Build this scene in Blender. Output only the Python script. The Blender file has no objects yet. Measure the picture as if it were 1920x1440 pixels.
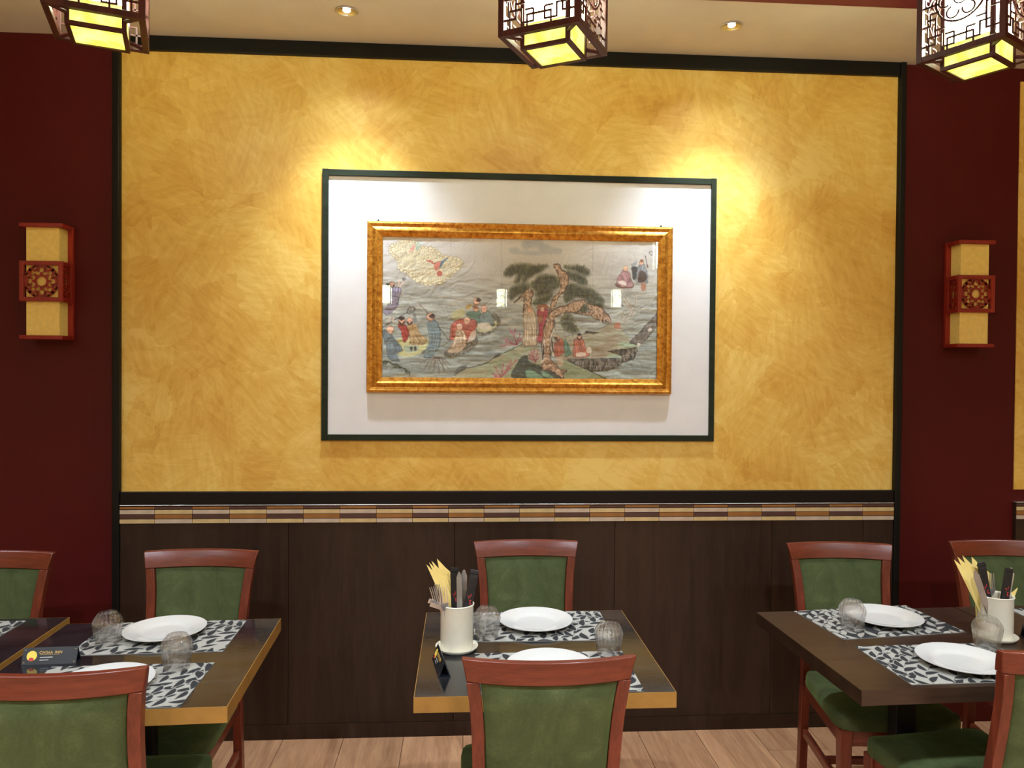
import bpy, bmesh, math, random
import numpy as np
from mathutils import Vector, Matrix

random.seed(7)
SC = bpy.context.scene
COL = SC.collection
PI = math.pi

# ------------------------------------------------------------------ camera
def look_camera():
    f_px, yaw, pitch, roll = 1416.6, 0.0655, -0.0143, 0.0079
    cy, sy, cp, sp = math.cos(yaw), math.sin(yaw), math.cos(pitch), math.sin(pitch)
    f = Vector((sy * cp, cy * cp, sp)); r = Vector((cy, -sy, 0)); u = r.cross(f)
    r2 = r * math.cos(roll) + u * math.sin(roll)
    u2 = u * math.cos(roll) - r * math.sin(roll)
    cam = bpy.data.cameras.new('camera'); o = bpy.data.objects.new('camera', cam)
    cam.sensor_width = 36.0; cam.sensor_fit = 'HORIZONTAL'; cam.lens = f_px / 1920 * 36
    cam.clip_start = 0.05; cam.clip_end = 60
    M = Matrix.Identity(4)
    for i in range(3):
        M[i][0], M[i][1], M[i][2] = r2[i], u2[i], -f[i]
    M[0][3], M[1][3], M[2][3] = 0.0, -3.3378, 1.6
    o.matrix_world = M
    COL.objects.link(o); SC.camera = o
look_camera()

# ------------------------------------------------------------------ world, exposure, lights
wd = bpy.data.worlds.new('world'); SC.world = wd; wd.use_nodes = True
wd.node_tree.nodes['Background'].inputs[0].default_value = (0.9, 0.75, 0.55, 1)
wd.node_tree.nodes['Background'].inputs[1].default_value = 0.02
vs = SC.view_settings
vs.view_transform = 'Standard'; vs.look = 'None'; vs.exposure = 0.42; vs.gamma = 1.0; vs.use_curve_mapping = False
SC.cycles.max_bounces = 10; SC.cycles.diffuse_bounces = 3; SC.cycles.glossy_bounces = 3; SC.cycles.transmission_bounces = 10; SC.cycles.transparent_max_bounces = 12

CEIL = 3.02
WARM = (0.84, 0.97, 1.13)
NEUTRAL = (0.82, 0.97, 1.16)
DOWN_W = 11.5        # the two downlights washing the wall
BEAM_W = 80.0      # their narrow beam
AISLE_W = 152.0       # unseen aisle downlights, added behind the camera for ambient light
LANTERN = 27.0        # lantern panel radiance
DOWNLIGHTS = [(-0.464, -0.312), (1.081, -0.312)]
SIDE_DOWNLIGHTS = [(-2.95, -0.312), (3.55, -0.312)]
AISLE = [(x, y) for y in (-2.9, -4.8, -7.0) for x in (-2.6, -0.9, 0.9, 2.6)]

def spot(name, loc, energy, angle, blend, radius, color=WARM):
    l = bpy.data.lights.new(name, 'SPOT'); l.energy = energy; l.spot_size = math.radians(angle)
    l.spot_blend = blend; l.shadow_soft_size = radius; l.color = color
    o = bpy.data.objects.new(name, l); o.location = loc
    COL.objects.link(o)
    return o
for x, y in DOWNLIGHTS + SIDE_DOWNLIGHTS:
    spot('downlight_lamp', (x, y, CEIL - 0.012), DOWN_W, 128, 1.0, 0.022, NEUTRAL)
    spot('downlight_beam', (x, y, CEIL - 0.013), BEAM_W, 84, 1.0, 0.022, NEUTRAL)
for x, y in AISLE:
    spot('aisle_fill_lamp', (x, y, CEIL - 0.03), AISLE_W, 150, 1.0, 0.05)

# ------------------------------------------------------------------ helpers
def lin(c):
    out = []
    for v in c:
        v = v / 255.0
        out.append(v / 12.92 if v <= 0.04045 else ((v + 0.055) / 1.055) ** 2.4)
    return tuple(out) + (1.0,)

class MB:
    def __init__(self):
        self.v = []; self.f = []
    def add(self, vs, fs):
        n = len(self.v); self.v += [tuple(p) for p in vs]; self.f += [tuple(i + n for i in q) for q in fs]
        return self
    def box(self, x0, x1, y0, y1, z0, z1):
        v = [(x, y, z) for z in (z0, z1) for y in (y0, y1) for x in (x0, x1)]
        return self.add(v, [(0, 2, 3, 1), (4, 5, 7, 6), (0, 1, 5, 4), (2, 6, 7, 3), (0, 4, 6, 2), (1, 3, 7, 5)])
    def hexa(self, low, high):
        """four points below, four above, same winding"""
        return self.add(list(low) + list(high), [(3, 2, 1, 0), (4, 5, 6, 7), (0, 1, 5, 4), (1, 2, 6, 5), (2, 3, 7, 6), (3, 0, 4, 7)])
    def prism(self, pts, d0, d1, plane='xz'):
        n = len(pts)
        mk = {'xz': lambda a, b, d: (a, d, b), 'xy': lambda a, b, d: (a, b, d), 'yz': lambda a, b, d: (d, a, b)}[plane]
        v = [mk(a, b, d0) for a, b in pts] + [mk(a, b, d1) for a, b in pts]
        f = [tuple(range(n)), tuple(range(2 * n - 1, n - 1, -1))]
        f += [(i, (i + 1) % n, n + (i + 1) % n, n + i) for i in range(n)]
        return self.add(v, f)
    def lathe(self, prof, segs=32, c=(0, 0, 0), rad=None, close=False):
        """prof: list of (r,z); r==0 makes a pole; rad(r,z,ang)->r"""
        rings = []; v = []; f = []
        for r, z in prof:
            if r <= 1e-9:
                rings.append([len(v)]); v.append((c[0], c[1], c[2] + z))
            else:
                ring = []
                for i in range(segs):
                    a = 2 * PI * i / segs; rr = rad(r, z, a) if rad else r
                    ring.append(len(v)); v.append((c[0] + rr * math.cos(a), c[1] + rr * math.sin(a), c[2] + z))
                rings.append(ring)
        idx = list(range(len(rings)))
        pairs = list(zip(idx[:-1], idx[1:])) + ([(idx[-1], idx[0])] if close else [])
        for a, b in pairs:
            A, B = rings[a], rings[b]
            for i in range(segs):
                j = (i + 1) % segs
                if len(A) == 1 and len(B) == 1: continue
                if len(A) == 1: f.append((A[0], B[i], B[j]))
                elif len(B) == 1: f.append((A[i], B[0], A[j]))
                else: f.append((A[i], B[i], B[j], A[j]))
        return self.add(v, f)
    def mapped(self, nu, nv, nw, fn):
        """closed box surface with parameters in [0,1]^3 pushed through fn"""
        ids = {}; v = []; f = []
        def gid(i, j, k):
            key = (i, j, k)
            if key not in ids:
                ids[key] = len(v); v.append(fn(i / nu, j / nv, k / nw))
            return ids[key]
        for i in range(nu):
            for j in range(nv):
                for k in (0, nw): f.append((gid(i, j, k), gid(i + 1, j, k), gid(i + 1, j + 1, k), gid(i, j + 1, k)))
        for i in range(nu):
            for k in range(nw):
                for j in (0, nv): f.append((gid(i, j, k), gid(i + 1, j, k), gid(i + 1, j, k + 1), gid(i, j, k + 1)))
        for j in range(nv):
            for k in range(nw):
                for i in (0, nu): f.append((gid(i, j, k), gid(i, j + 1, k), gid(i, j + 1, k + 1), gid(i, j, k + 1)))
        return self.add(v, f)
    def tube(self, path, r, segs=8, closed=False):
        P = [Vector(p) for p in path]; n = len(P); v = []; f = []
        for i, p in enumerate(P):
            t = (P[(i + 1) % n] - P[i - 1]) if closed else (P[min(i + 1, n - 1)] - P[max(i - 1, 0)])
            t.normalize(); a = Vector((0, 0, 1)) if abs(t.z) < 0.9 else Vector((1, 0, 0))
            s = t.cross(a).normalized(); q = s.cross(t)
            rr = r[i] if isinstance(r, (list, tuple)) else r
            for k in range(segs):
                an = 2 * PI * k / segs; v.append(p + s * rr * math.cos(an) + q * rr * math.sin(an))
        m = n if closed else n - 1
        for i in range(m):
            for k in range(segs):
                a, b = i * segs, ((i + 1) % n) * segs; k2 = (k + 1) % segs
                f.append((a + k, a + k2, b + k2, b + k))
        if not closed:
            f.append(tuple(range(segs - 1, -1, -1))); f.append(tuple(range((n - 1) * segs, n * segs)))
        return self.add(v, f)
    def strip(self, pts, w, d0, d1, M, closed=False):
        """flat bar following a 2-D polyline, laid in the plane of M (x, z) with thickness along M's y"""
        n = len(pts); L = []; R = []
        for i in range(n):
            p = Vector(pts[i])
            a = Vector(pts[i - 1]) if (i > 0 or closed) else None
            b = Vector(pts[(i + 1) % n]) if (i < n - 1 or closed) else None
            d1_ = (p - a).normalized() if a is not None else None
            d2_ = (b - p).normalized() if b is not None else None
            if d1_ is None: d1_ = d2_
            if d2_ is None: d2_ = d1_
            t = d1_ + d2_
            if t.length < 1e-6: t = d1_
            t.normalize(); nrm = Vector((-t.y, t.x))
            c = max(0.5, abs(nrm.dot(Vector((-d1_.y, d1_.x)))))
            L.append(p + nrm * w / 2 / c); R.append(p - nrm * w / 2 / c)
        v = []; f = []
        for p, q in zip(L, R):
            for s in (p, q):
                for d in (d0, d1): v.append(M @ Vector((s.x, d, s.y)))
        m = n if closed else n - 1
        for i in range(m):
            a, b = 4 * i, 4 * ((i + 1) % n)
            f += [(a, b, b + 1, a + 1), (a + 2, a + 3, b + 3, b + 2), (a, a + 2, b + 2, b), (a + 1, b + 1, b + 3, a + 3)]
        if not closed:
            f += [(0, 1, 3, 2), (4 * n - 4, 4 * n - 2, 4 * n - 1, 4 * n - 3)]
        return self.add(v, f)
    def mesh(self, name, smooth=None):
        me = bpy.data.meshes.new(name)
        me.from_pydata(self.v, [], self.f)
        bm = bmesh.new(); bm.from_mesh(me)
        bmesh.ops.recalc_face_normals(bm, faces=bm.faces)
        bm.to_mesh(me); bm.free()
        if smooth is not None:
            me.polygons.foreach_set('use_smooth', [True] * len(me.polygons))
            me.set_sharp_from_angle(angle=math.radians(smooth))
        me.update()
        return me
    def build(self, name, mat, parent=None, smooth=None, bevel=0, segs=2, loc=None):
        me = self.mesh(name, smooth); me.materials.append(mat)
        return obj(name, me, parent, bevel, segs, loc)

def obj(name, me, parent=None, bevel=0, segs=2, loc=None):
    o = bpy.data.objects.new(name, me); COL.objects.link(o)
    if parent is not None: o.parent = parent
    if loc is not None: o.location = loc
    if bevel:
        m = o.modifiers.new('bevel', 'BEVEL'); m.width = bevel; m.segments = segs
        m.limit_method = 'ANGLE'; m.angle_limit = math.radians(35)
    return o
def tag(o, label, cat, group=None):
    o['label'] = label; o['category'] = cat
    if group: o['group'] = group
    return o
def thing(name, label, cat, loc=(0, 0, 0), rotz=0.0, group=None):
    o = bpy.data.objects.new(name, None); o.empty_display_size = 0.05; COL.objects.link(o)
    o.location = loc; o.rotation_euler = (0, 0, rotz)
    return tag(o, label, cat, group)
def struct(o):
    o['kind'] = 'structure'; return o
def dup(root, loc, rotz, label):
    kids = [c for c in bpy.data.objects if c.parent == root]
    r = root.copy(); COL.objects.link(r); r.location = loc
    e = root.rotation_euler.copy(); e.z = rotz; r.rotation_euler = e
    r['label'] = label
    for ch in kids:
        c = ch.copy(); COL.objects.link(c); c.parent = r
        for g in [k for k in bpy.data.objects if k.parent == ch]:
            d = g.copy(); COL.objects.link(d); d.parent = c
    return r

# ------------------------------------------------------------------ materials
class NT:
    def __init__(self, name):
        self.m = bpy.data.materials.new(name); self.m.use_nodes = True
        self.t = self.m.node_tree; self.b = self.t.nodes['Principled BSDF']; self.out = self.t.nodes['Material Output']
    def n(self, typ, **kw):
        o = self.t.nodes.new(typ)
        for k, v in kw.items():
            if k in o.inputs: o.inputs[k].default_value = v
            else: setattr(o, k, v)
        return o
    def l(self, a, b): self.t.links.new(a, b)
    def coords(self, kind='Object', scale=(1, 1, 1), rot=(0, 0, 0), loc=(0, 0, 0)):
        c = self.n('ShaderNodeTexCoord'); mp = self.n('ShaderNodeMapping')
        mp.inputs['Scale'].default_value = scale; mp.inputs['Rotation'].default_value = rot; mp.inputs['Location'].default_value = loc
        self.l(c.outputs[kind], mp.inputs['Vector']); return mp.outputs[0]
    def noise(self, vec, scale, detail=3, rough=0.55, dist=0.0):
        k = self.n('ShaderNodeTexNoise'); k.inputs['Scale'].default_value = scale; k.inputs['Detail'].default_value = detail
        k.inputs['Roughness'].default_value = rough; k.inputs['Distortion'].default_value = dist
        if vec is not None: self.l(vec, k.inputs['Vector'])
        return k.outputs['Fac']
    def ramp(self, fac, stops):
        r = self.n('ShaderNodeValToRGB'); el = r.color_ramp.elements
        while len(el) < len(stops): el.new(0.5)
        for e, (p, c) in zip(el, stops): e.position = p; e.color = c
        self.l(fac, r.inputs[0]); return r.outputs[0]
    def mix(self, fac, a, b, mode='MIX'):
        k = self.n('ShaderNodeMix'); k.data_type = 'RGBA'; k.blend_type = mode
        for s, i in ((fac, 0), (a, 6), (b, 7)):
            if hasattr(s, 'is_linked') or hasattr(s, 'links'): self.l(s, k.inputs[i])
            else: k.inputs[i].default_value = s
        return k.outputs[2]
    def math(self, op, a, b=0.0):
        k = self.n('ShaderNodeMath'); k.operation = op
        for s, i in ((a, 0), (b, 1)):
            if hasattr(s, 'links'): self.l(s, k.inputs[i])
            else: k.inputs[i].default_value = s
        return k.outputs[0]
    def bump(self, h, strength=0.2, dist=0.01):
        k = self.n('ShaderNodeBump'); k.inputs['Strength'].default_value = strength; k.inputs['Distance'].default_value = dist
        self.l(h, k.inputs['Height']); self.l(k.outputs[0], self.b.inputs['Normal'])
    def set(self, color=None, rough=None, spec=None, metal=None, sheen=None, coat=None):
        b = self.b
        if color is not None:
            if hasattr(color, 'links'): self.l(color, b.inputs['Base Color'])
            else: b.inputs['Base Color'].default_value = color
        if rough is not None:
            if hasattr(rough, 'links'): self.l(rough, b.inputs['Roughness'])
            else: b.inputs['Roughness'].default_value = rough
        if spec is not None: b.inputs['Specular IOR Level'].default_value = spec
        if metal is not None: b.inputs['Metallic'].default_value = metal
        if sheen is not None: b.inputs['Sheen Weight'].default_value = sheen
        if coat is not None: b.inputs['Coat Weight'].default_value = coat
        return self.m

def flat(name, c, rough=0.5, spec=0.5, metal=0.0, var=0.06, scale=18.0):
    """plain paint or plastic with slight mottling"""
    k = NT(name); v = k.noise(k.coords(), scale, 3)
    a = lin([x * (1 - var) for x in c]); b = lin([min(255, x * (1 + var)) for x in c])
    return k.set(k.ramp(v, [(0.3, a), (0.7, b)]), rough, spec, metal)
def wood(name, dark, light, axis='z', scale=9.0, rough=0.35, spec=0.5, rnd=0.0, ring=1.0, bump=0.04):
    k = NT(name)
    st = {'x': (0.10, 1, 1), 'y': (1, 0.10, 1), 'z': (1, 1, 0.10)}[axis]
    vec = k.coords('Object', scale=st)
    if rnd:
        oi = k.n('ShaderNodeObjectInfo'); add = k.n('ShaderNodeVectorMath'); add.operation = 'MULTIPLY_ADD'
        comb = k.n('ShaderNodeCombineXYZ')
        for i in range(3): k.l(oi.outputs['Random'], comb.inputs[i])
        add.inputs[1].default_value = (37, 51, 23); k.l(comb.outputs[0], add.inputs[0]); k.l(vec, add.inputs[2]); vec = add.outputs[0]
    n1 = k.noise(vec, scale, 4, 0.6, 1.2 * ring); n2 = k.noise(vec, scale * 9, 3, 0.6, 0.3)
    m = k.math('ADD', k.math('MULTIPLY', n1, 0.7), k.math('MULTIPLY', n2, 0.3))
    col = k.ramp(m, [(0.34, lin(dark)), (0.66, lin(light))])
    if rnd:
        hs = k.n('ShaderNodeHueSaturation'); mr = k.n('ShaderNodeMapRange')
        mr.inputs['To Min'].default_value = 1 - rnd; mr.inputs['To Max'].default_value = 1 + rnd
        k.l(oi.outputs['Random'], mr.inputs['Value']); k.l(mr.outputs[0], hs.inputs['Value']); k.l(col, hs.inputs['Color']); col = hs.outputs[0]
    k.bump(n2, bump, 0.01)
    return k.set(col, rough, spec)

def plaster():
    k = NT('yellow_plaster'); base = k.coords()
    # trowelled patches: every patch has its own tone and its own direction of brush marks
    def layer(i, scale, warp):
        nz = k.n('ShaderNodeTexNoise'); nz.inputs['Scale'].default_value = 2.2 * scale / 4; nz.inputs['Detail'].default_value = 4; nz.inputs['Roughness'].default_value = 0.62
        sh = k.coords(loc=(1.7 * i, 0, 2.3 * i)); k.l(sh, nz.inputs['Vector'])
        ma = k.n('ShaderNodeVectorMath'); ma.operation = 'MULTIPLY_ADD'; ma.inputs[1].default_value = (warp, 0, warp); k.l(nz.outputs['Color'], ma.inputs[0]); k.l(sh, ma.inputs[2])
        vo = k.n('ShaderNodeTexVoronoi'); vo.feature = 'F1'; vo.inputs['Scale'].default_value = scale; k.l(ma.outputs[0], vo.inputs['Vector'])
        sp = k.n('ShaderNodeSeparateColor'); k.l(vo.outputs['Color'], sp.inputs[0])
        ro = k.n('ShaderNodeVectorRotate'); ro.rotation_type = 'Y_AXIS'; k.l(base, ro.inputs['Vector']); k.l(k.math('MULTIPLY', sp.outputs[1], 5.0), ro.inputs['Angle'])
        mp = k.n('ShaderNodeMapping'); mp.inputs['Scale'].default_value = (7.0, 1.0, 1.3); k.l(ro.outputs[0], mp.inputs['Vector'])
        st = k.noise(mp.outputs[0], 6.0, 4, 0.6, 0.4)
        return k.math('ADD', k.math('MULTIPLY', sp.outputs[0], 0.24), k.math('MULTIPLY', st, 0.76))
    l1, l2 = layer(1, 3.4, 0.50), layer(2, 6.0, 0.38)
    big = k.noise(base, 2.2, 6, 0.62, 1.2)
    v = k.math('ADD', k.math('ADD', k.math('MULTIPLY', l1, 0.31), k.math('MULTIPLY', l2, 0.29)), k.math('MULTIPLY', big, 0.40))
    col = k.ramp(v, [(0.36, lin((210, 155, 62))), (0.445, lin((222, 172, 77))), (0.51, lin((230, 185, 89))), (0.60, lin((240, 203, 112)))])
    return k.set(col, 0.42, 0.35)

def glass_pane():
    k = NT('picture_glass')
    tr = k.n('ShaderNodeBsdfTransparent'); gl = k.n('ShaderNodeBsdfGlossy'); gl.inputs['Roughness'].default_value = 0.0
    mx = k.n('ShaderNodeMixShader'); mx.inputs[0].default_value = 0.026; k.l(tr.outputs[0], mx.inputs[1]); k.l(gl.outputs[0], mx.inputs[2])
    k.l(mx.outputs[0], k.out.inputs['Surface']); return k.m
def drink_glass():
    k = NT('clear_glass'); gl = k.n('ShaderNodeBsdfGlass'); gl.inputs['IOR'].default_value = 1.27; gl.inputs['Roughness'].default_value = 0.0
    gl.inputs['Color'].default_value = (1, 1, 1, 1)
    tr = k.n('ShaderNodeBsdfTransparent'); tr.inputs['Color'].default_value = (1, 1, 1, 1)
    mx = k.n('ShaderNodeMixShader'); mx.inputs[0].default_value = 0.32
    k.l(tr.outputs[0], mx.inputs[1]); k.l(gl.outputs[0], mx.inputs[2])
    gs = k.n('ShaderNodeBsdfGlossy'); gs.inputs['Roughness'].default_value = 0.05; m2 = k.n('ShaderNodeMixShader'); m2.inputs[0].default_value = 0.07
    k.l(mx.outputs[0], m2.inputs[1]); k.l(gs.outputs[0], m2.inputs[2]); k.l(m2.outputs[0], k.out.inputs['Surface']); return k.m
def glow(name, c, strength, mottled=True):
    k = NT(name); em = k.n('ShaderNodeEmission'); em.inputs['Strength'].default_value = strength
    if mottled:
        v = k.noise(k.coords(), 14, 3); k.l(k.ramp(v, [(0.40, (c[0] * 0.72, c[1] * 0.72, c[2] * 0.35, 1)), (0.62, c + (1,))]), em.inputs[0])
    else: em.inputs[0].default_value = c + (1,)
    k.l(em.outputs[0], k.out.inputs['Surface']); return k.m
def vcol(name, rough=0.7, spec=0.3, weave=0.0):
    k = NT(name); a = k.n('ShaderNodeVertexColor'); a.layer_name = 'Col'
    if weave:
        w = k.n('ShaderNodeTexWave'); w.inputs['Scale'].default_value = 260; w.bands_direction = 'X'
        k.l(k.coords(), w.inputs['Vector']); k.bump(w.outputs['Fac'], weave, 0.002)
    return k.set(a.outputs[0], rough, spec)
def velvet():
    k = NT('green_velvet')
    big = k.noise(k.coords(scale=(1, 1, 1)), 6, 5, 0.65, 1.2); fine = k.noise(k.coords(), 160, 2)
    v = k.math('ADD', k.math('MULTIPLY', big, 0.8), k.math('MULTIPLY', fine, 0.2))
    k.bump(fine, 0.08, 0.003)
    k.b.inputs['Sheen Roughness'].default_value = 0.45; k.b.inputs['Sheen Tint'].default_value = lin((140, 165, 90))
    return k.set(k.ramp(v, [(0.3, lin((54, 63, 36))), (0.55, lin((75, 84, 51))), (0.75, lin((96, 105, 68)))]), 0.85, 0.15, sheen=0.35)
def gold_leaf():
    k = NT('antique_gold'); v = k.noise(k.coords(), 45, 6, 0.7, 0.6)
    col = k.ramp(v, [(0.30, lin((132, 78, 22))), (0.45, lin((190, 126, 42))), (0.65, lin((226, 170, 76)))])
    k.bump(v, 0.25, 0.004)
    return k.set(col, 0.36, 0.5, 0.8)
def slate_top():
    k = NT('dark_glossy_laminate'); v = k.noise(k.coords(scale=(1, 2.2, 1)), 7, 7, 0.7, 1.5)
    f = k.noise(k.coords(scale=(1, 3, 1)), 40, 4, 0.7, 0.5)
    k.bump(k.math('ADD', v, k.math('MULTIPLY', f, 0.4)), 0.035, 0.01)
    return k.set(k.ramp(v, [(0.3, lin((18, 17, 18))), (0.6, lin((36, 35, 36))), (0.8, lin((56, 56, 56)))]), 0.06, 0.85)

M = dict(
    plaster=plaster(),
    red=flat('maroon_wall_paint', (80, 16, 14), 0.5, 0.2, var=0.03, scale=3),
    far_wall=flat('cream_yellow_wall_paint', (226, 196, 130), 0.6, 0.3, var=0.03, scale=3),
    maroon=flat('maroon_ceiling_paint', (112, 40, 46), 0.40, 0.4, var=0.04, scale=4),
    ceil=flat('cream_ceiling_paint', (222, 208, 182), 0.8, 0.2, var=0.02, scale=4),
    white_board=flat('white_board_paint', (234, 231, 228), 0.7, 0.2, var=0.012, scale=9),
    green_trim=wood('dark_green_wood', (26, 32, 20), (42, 50, 34), 'x', 14, 0.5, 0.2),
    black_trim=flat('black_wood_trim', (20, 18, 14), 0.45, 0.2),
    band=flat('near_black_band', (21, 13, 10), 0.45, 0.22),
    wains=wood('dark_brown_veneer', (38, 24, 15), (58, 39, 27), 'z', 16, 0.42, 0.35, rnd=0.06),
    steel=flat('brushed_metal', (212, 210, 206), 0.30, 0.5, 0.85),
    chrome=flat('polished_reflector', (225, 225, 228), 0.12, 0.5, 1.0),
    grout=flat('brown_grout', (58, 34, 20), 0.8, 0.2),
    t_beige=flat('beige_tile', (196, 174, 150), 0.35, 0.4), t_cream=flat('cream_tile', (204, 176, 124), 0.35, 0.4),
    t_ochre=flat('ochre_tile', (150, 100, 52), 0.35, 0.4), t_dark=flat('umber_tile', (86, 58, 50), 0.35, 0.4),
    plank=wood('oak_floor_plank', (160, 112, 76), (212, 160, 116), 'y', 11, 0.5, 0.35, rnd=0.08),
    cherry_x=wood('cherry_wood_across', (82, 31, 19), (122, 54, 33), 'x', 16, 0.28, 0.5),
    cherry_z=wood('cherry_wood_upright', (82, 31, 19), (122, 54, 33), 'z', 16, 0.28, 0.5),
    velvet=velvet(), gold=gold_leaf(),
    slate=slate_top(), ochre_edge=flat('ochre_edge_band', (146, 106, 48), 0.5, 0.3),
    wenge=wood('wenge_veneer', (42, 28, 20), (60, 43, 31), 'x', 14, 0.30, 0.5),
    iron=flat('black_iron', (22, 22, 23), 0.5, 0.4),
    china=flat('white_china', (206, 203, 194), 0.12, 0.5, var=0.01), cream_china=flat('cream_china', (230, 222, 200), 0.22, 0.5, var=0.02),
    glass=drink_glass(), pane=glass_pane(),
    mat_cloth=vcol('woven_leaf_placemat', 0.85, 0.15, 0.25), silk=vcol('painted_silk', 0.45, 0.35),
    napkin=flat('yellow_paper_napkin', (240, 214, 132), 0.85, 0.1, var=0.03), black_paper=flat('black_paper_sleeve', (30, 29, 30), 0.38, 0.5),
    red_ink=flat('red_print', (196, 50, 50), 0.6), white_ink=flat('white_print', (215, 215, 210), 0.6), gold_ink=flat('gold_print', (206, 164, 84), 0.45),
    yellow_ink=flat('yellow_print', (236, 206, 84), 0.6),
    card=flat('black_card', (22, 26, 32), 0.35, 0.5),
    red_lacquer=wood('red_lacquer', (128, 28, 16), (158, 44, 26), 'z', 14, 0.38, 0.4),
    lan_wood=wood('dark_rosewood', (58, 24, 22), (92, 46, 42), 'z', 14, 0.4, 0.45),
    shade=flat('parchment_shade', (245, 210, 118), 0.7, 0.2, var=0.03, scale=60),
    glow_side=glow('lit_lantern_side', (0.88, 0.97, 0.92), LANTERN), glow_low=glow('lit_lantern_base', (1.0, 0.92, 0.22), 1.5),
    bulb=glow('lit_bulb', (1.0, 0.95, 0.88), 6.0, False),
)

# ------------------------------------------------------------------ room shell
X0, X1, Y1 = -5.2, 5.6, -9.6
XL, XR = -1.455, 1.967            # inner edges of the framed bay
BAYS = [(-5.2, -2.065), (XL, XR), (2.552, 5.6)]
wall = struct(MB().box(X0, X1, 0.0, 0.12, -0.05, 3.3).build('wall_back', M['red']))
for a, b in BAYS:
    MB().box(a, b, -0.004, 0.0, 1.0798, 2.9592).build('plaster_panel', M['plaster'], wall)
for (a, b), seams in zip(BAYS, ([-4.4, -3.6, -2.8], [-0.747, -0.030, 0.682, 1.40, 1.826], [3.2, 3.9, 4.6])):
    xs = [a] + seams + [b]
    for p, q in zip(xs[:-1], xs[1:]):
        MB().box(p + 0.0006, q - 0.0006, -0.02, 0.0, 0.066, 0.9455).build('wainscot_panel', M['wains'], wall, bevel=0.0012, segs=1)
struct(MB().box(X0 - 0.1, X0, Y1, 0.12, -0.05, 3.3).build('wall_left', M['far_wall']))
struct(MB().box(X1, X1 + 0.1, Y1, 0.12, -0.05, 3.3).build('wall_right', M['far_wall']))
struct(MB().box(X0 - 0.1, X1 + 0.1, Y1 - 0.1, Y1, -0.05, 3.3).build('wall_front', M['far_wall']))
ceil = struct(MB().box(X0, X1, Y1, 0.0, CEIL, CEIL + 0.12).build('ceiling', M['ceil']))
struct(MB().box(X0, X1, -1.75, -0.530, CEIL - 0.012, CEIL).build('trim_1', M['maroon']))
# black frame around the bay
struct(MB().box(XL - 0.030, XL, -0.030, 0.0, 0.0, CEIL).build('trim_2', M['black_trim'], bevel=0.004))
struct(MB().box(XR, XR + 0.028, -0.030, 0.0, 0.0, CEIL).build('trim_3', M['black_trim'], bevel=0.004))
struct(MB().box(XL, XR, -0.024, 0.0, 2.9592, CEIL).build('trim_4', M['black_trim'], bevel=0.003))
n = 5
for a, b in BAYS:
    inner = (a, b) == (XL, XR)
    if inner:
        struct(MB().box(a, b, -0.022, 0.0, 1.0243, 1.0798).build('trim_%d' % n, M['band'], bevel=0.003)); n += 1
    struct(MB().box(a, b, -0.025, 0.0, 1.0205, 1.0243).build('trim_%d' % n, M['steel'], bevel=0.001)); n += 1
    border = struct(MB().box(a, b, -0.021, 0.0, 0.9455, 1.0205).build('trim_%d' % n, M['grout'])); n += 1
    rows = [(1.0165, 1.0075), (1.0030, 0.9860), (0.9840, 0.9660), (0.9630, 0.9460)]
    pat = (('t_ochre', 't_beige', 't_dark', 't_cream'), ('t_dark', 't_cream', 't_ochre', 't_beige'))
    off = -1.309 - 0.1564 * 40
    k0 = int(math.floor((a - off) / 0.1564)); x = a; k = k0
    if not inner and b < 0: continue
    cache = {}
    while x < b - 1e-4:
        xe = min(b, off + 0.1564 * (k + 1))
        if xe - x > 0.01 and x < 3.2:
            for (zt, zb), mname in zip(rows, pat[(k + 1) % 2]):
                key = (round(xe - x, 4), round(zt - zb, 4), mname)
                if key not in cache:
                    w, h = xe - x - 0.0022, zt - zb
                    me = MB().box(0, w, -0.0032, 0, -h, 0).mesh('tile'); me.materials.append(M[mname]); cache[key] = me
                t = obj('tile', cache[key], border, loc=(x + 0.0011, -0.021, zt))
        x = xe; k += 1
for i, (a, b) in enumerate(BAYS):
    struct(MB().box(a, b, -0.0215, 0.0, 0.0, 0.0655).build('baseboard_back' if i == 1 else 'baseboard_%s' % ('left', '', 'right')[i], M['wains']))

# floor of long oak-look planks running towards the wall
floor = struct(MB().box(X0, X1, Y1, 0.0, -0.06, -0.010).build('floor', M['grout']))
pm = {}
for k in range(-9, 12):
    xa = 0.013 + 0.26 * k
    y = 0.0
    first = 0.217 if k == 5 else random.choice([0.55, 0.75, 0.95, 1.15])
    L = first
    while y > -3.3:
        key = round(L, 3)
        if key not in pm:
            me = MB().box(0.0012, 0.2588, -L + 0.0012, -0.0012, -0.010, 0.0).mesh('plank'); me.materials.append(M['plank']); pm[key] = me
        obj('plank', pm[key], floor, loc=(xa, y, 0))
        y -= L; L = 1.2
struct(MB().box(X0, X1, Y1, -4.7, -0.010, 0.0).build('floor_rear', M['plank']))

# ------------------------------------------------------------------ ceiling downlights
def downlight(x, y, label):
    t = thing('downlight', label, 'downlight', (x, y, CEIL - 0.0005), 0, 'recessed ceiling downlights over the wall')
    MB().lathe([(0.043, 0.0), (0.0445, -0.003), (0.040, -0.006), (0.036, -0.005), (0.036, 0.0)], 40, close=True).build('bezel', M['steel'], t, 40)
    MB().lathe([(0.036, -0.005), (0.033, -0.0035), (0.024, -0.001), (0.016, 0.0)], 40).build('reflector', M['chrome'], t, 60)
    MB().lathe([(0.0, -0.004), (0.012, -0.004), (0.015, -0.001)], 24).build('bulb', M['bulb'], t, 60)
    return t
d1 = downlight(-0.464, -0.312, 'round chrome downlight recessed in the cream ceiling, left of the centre lantern')
d2 = downlight(1.081, -0.312, 'round chrome downlight recessed in the cream ceiling, right of the centre lantern')

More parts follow.
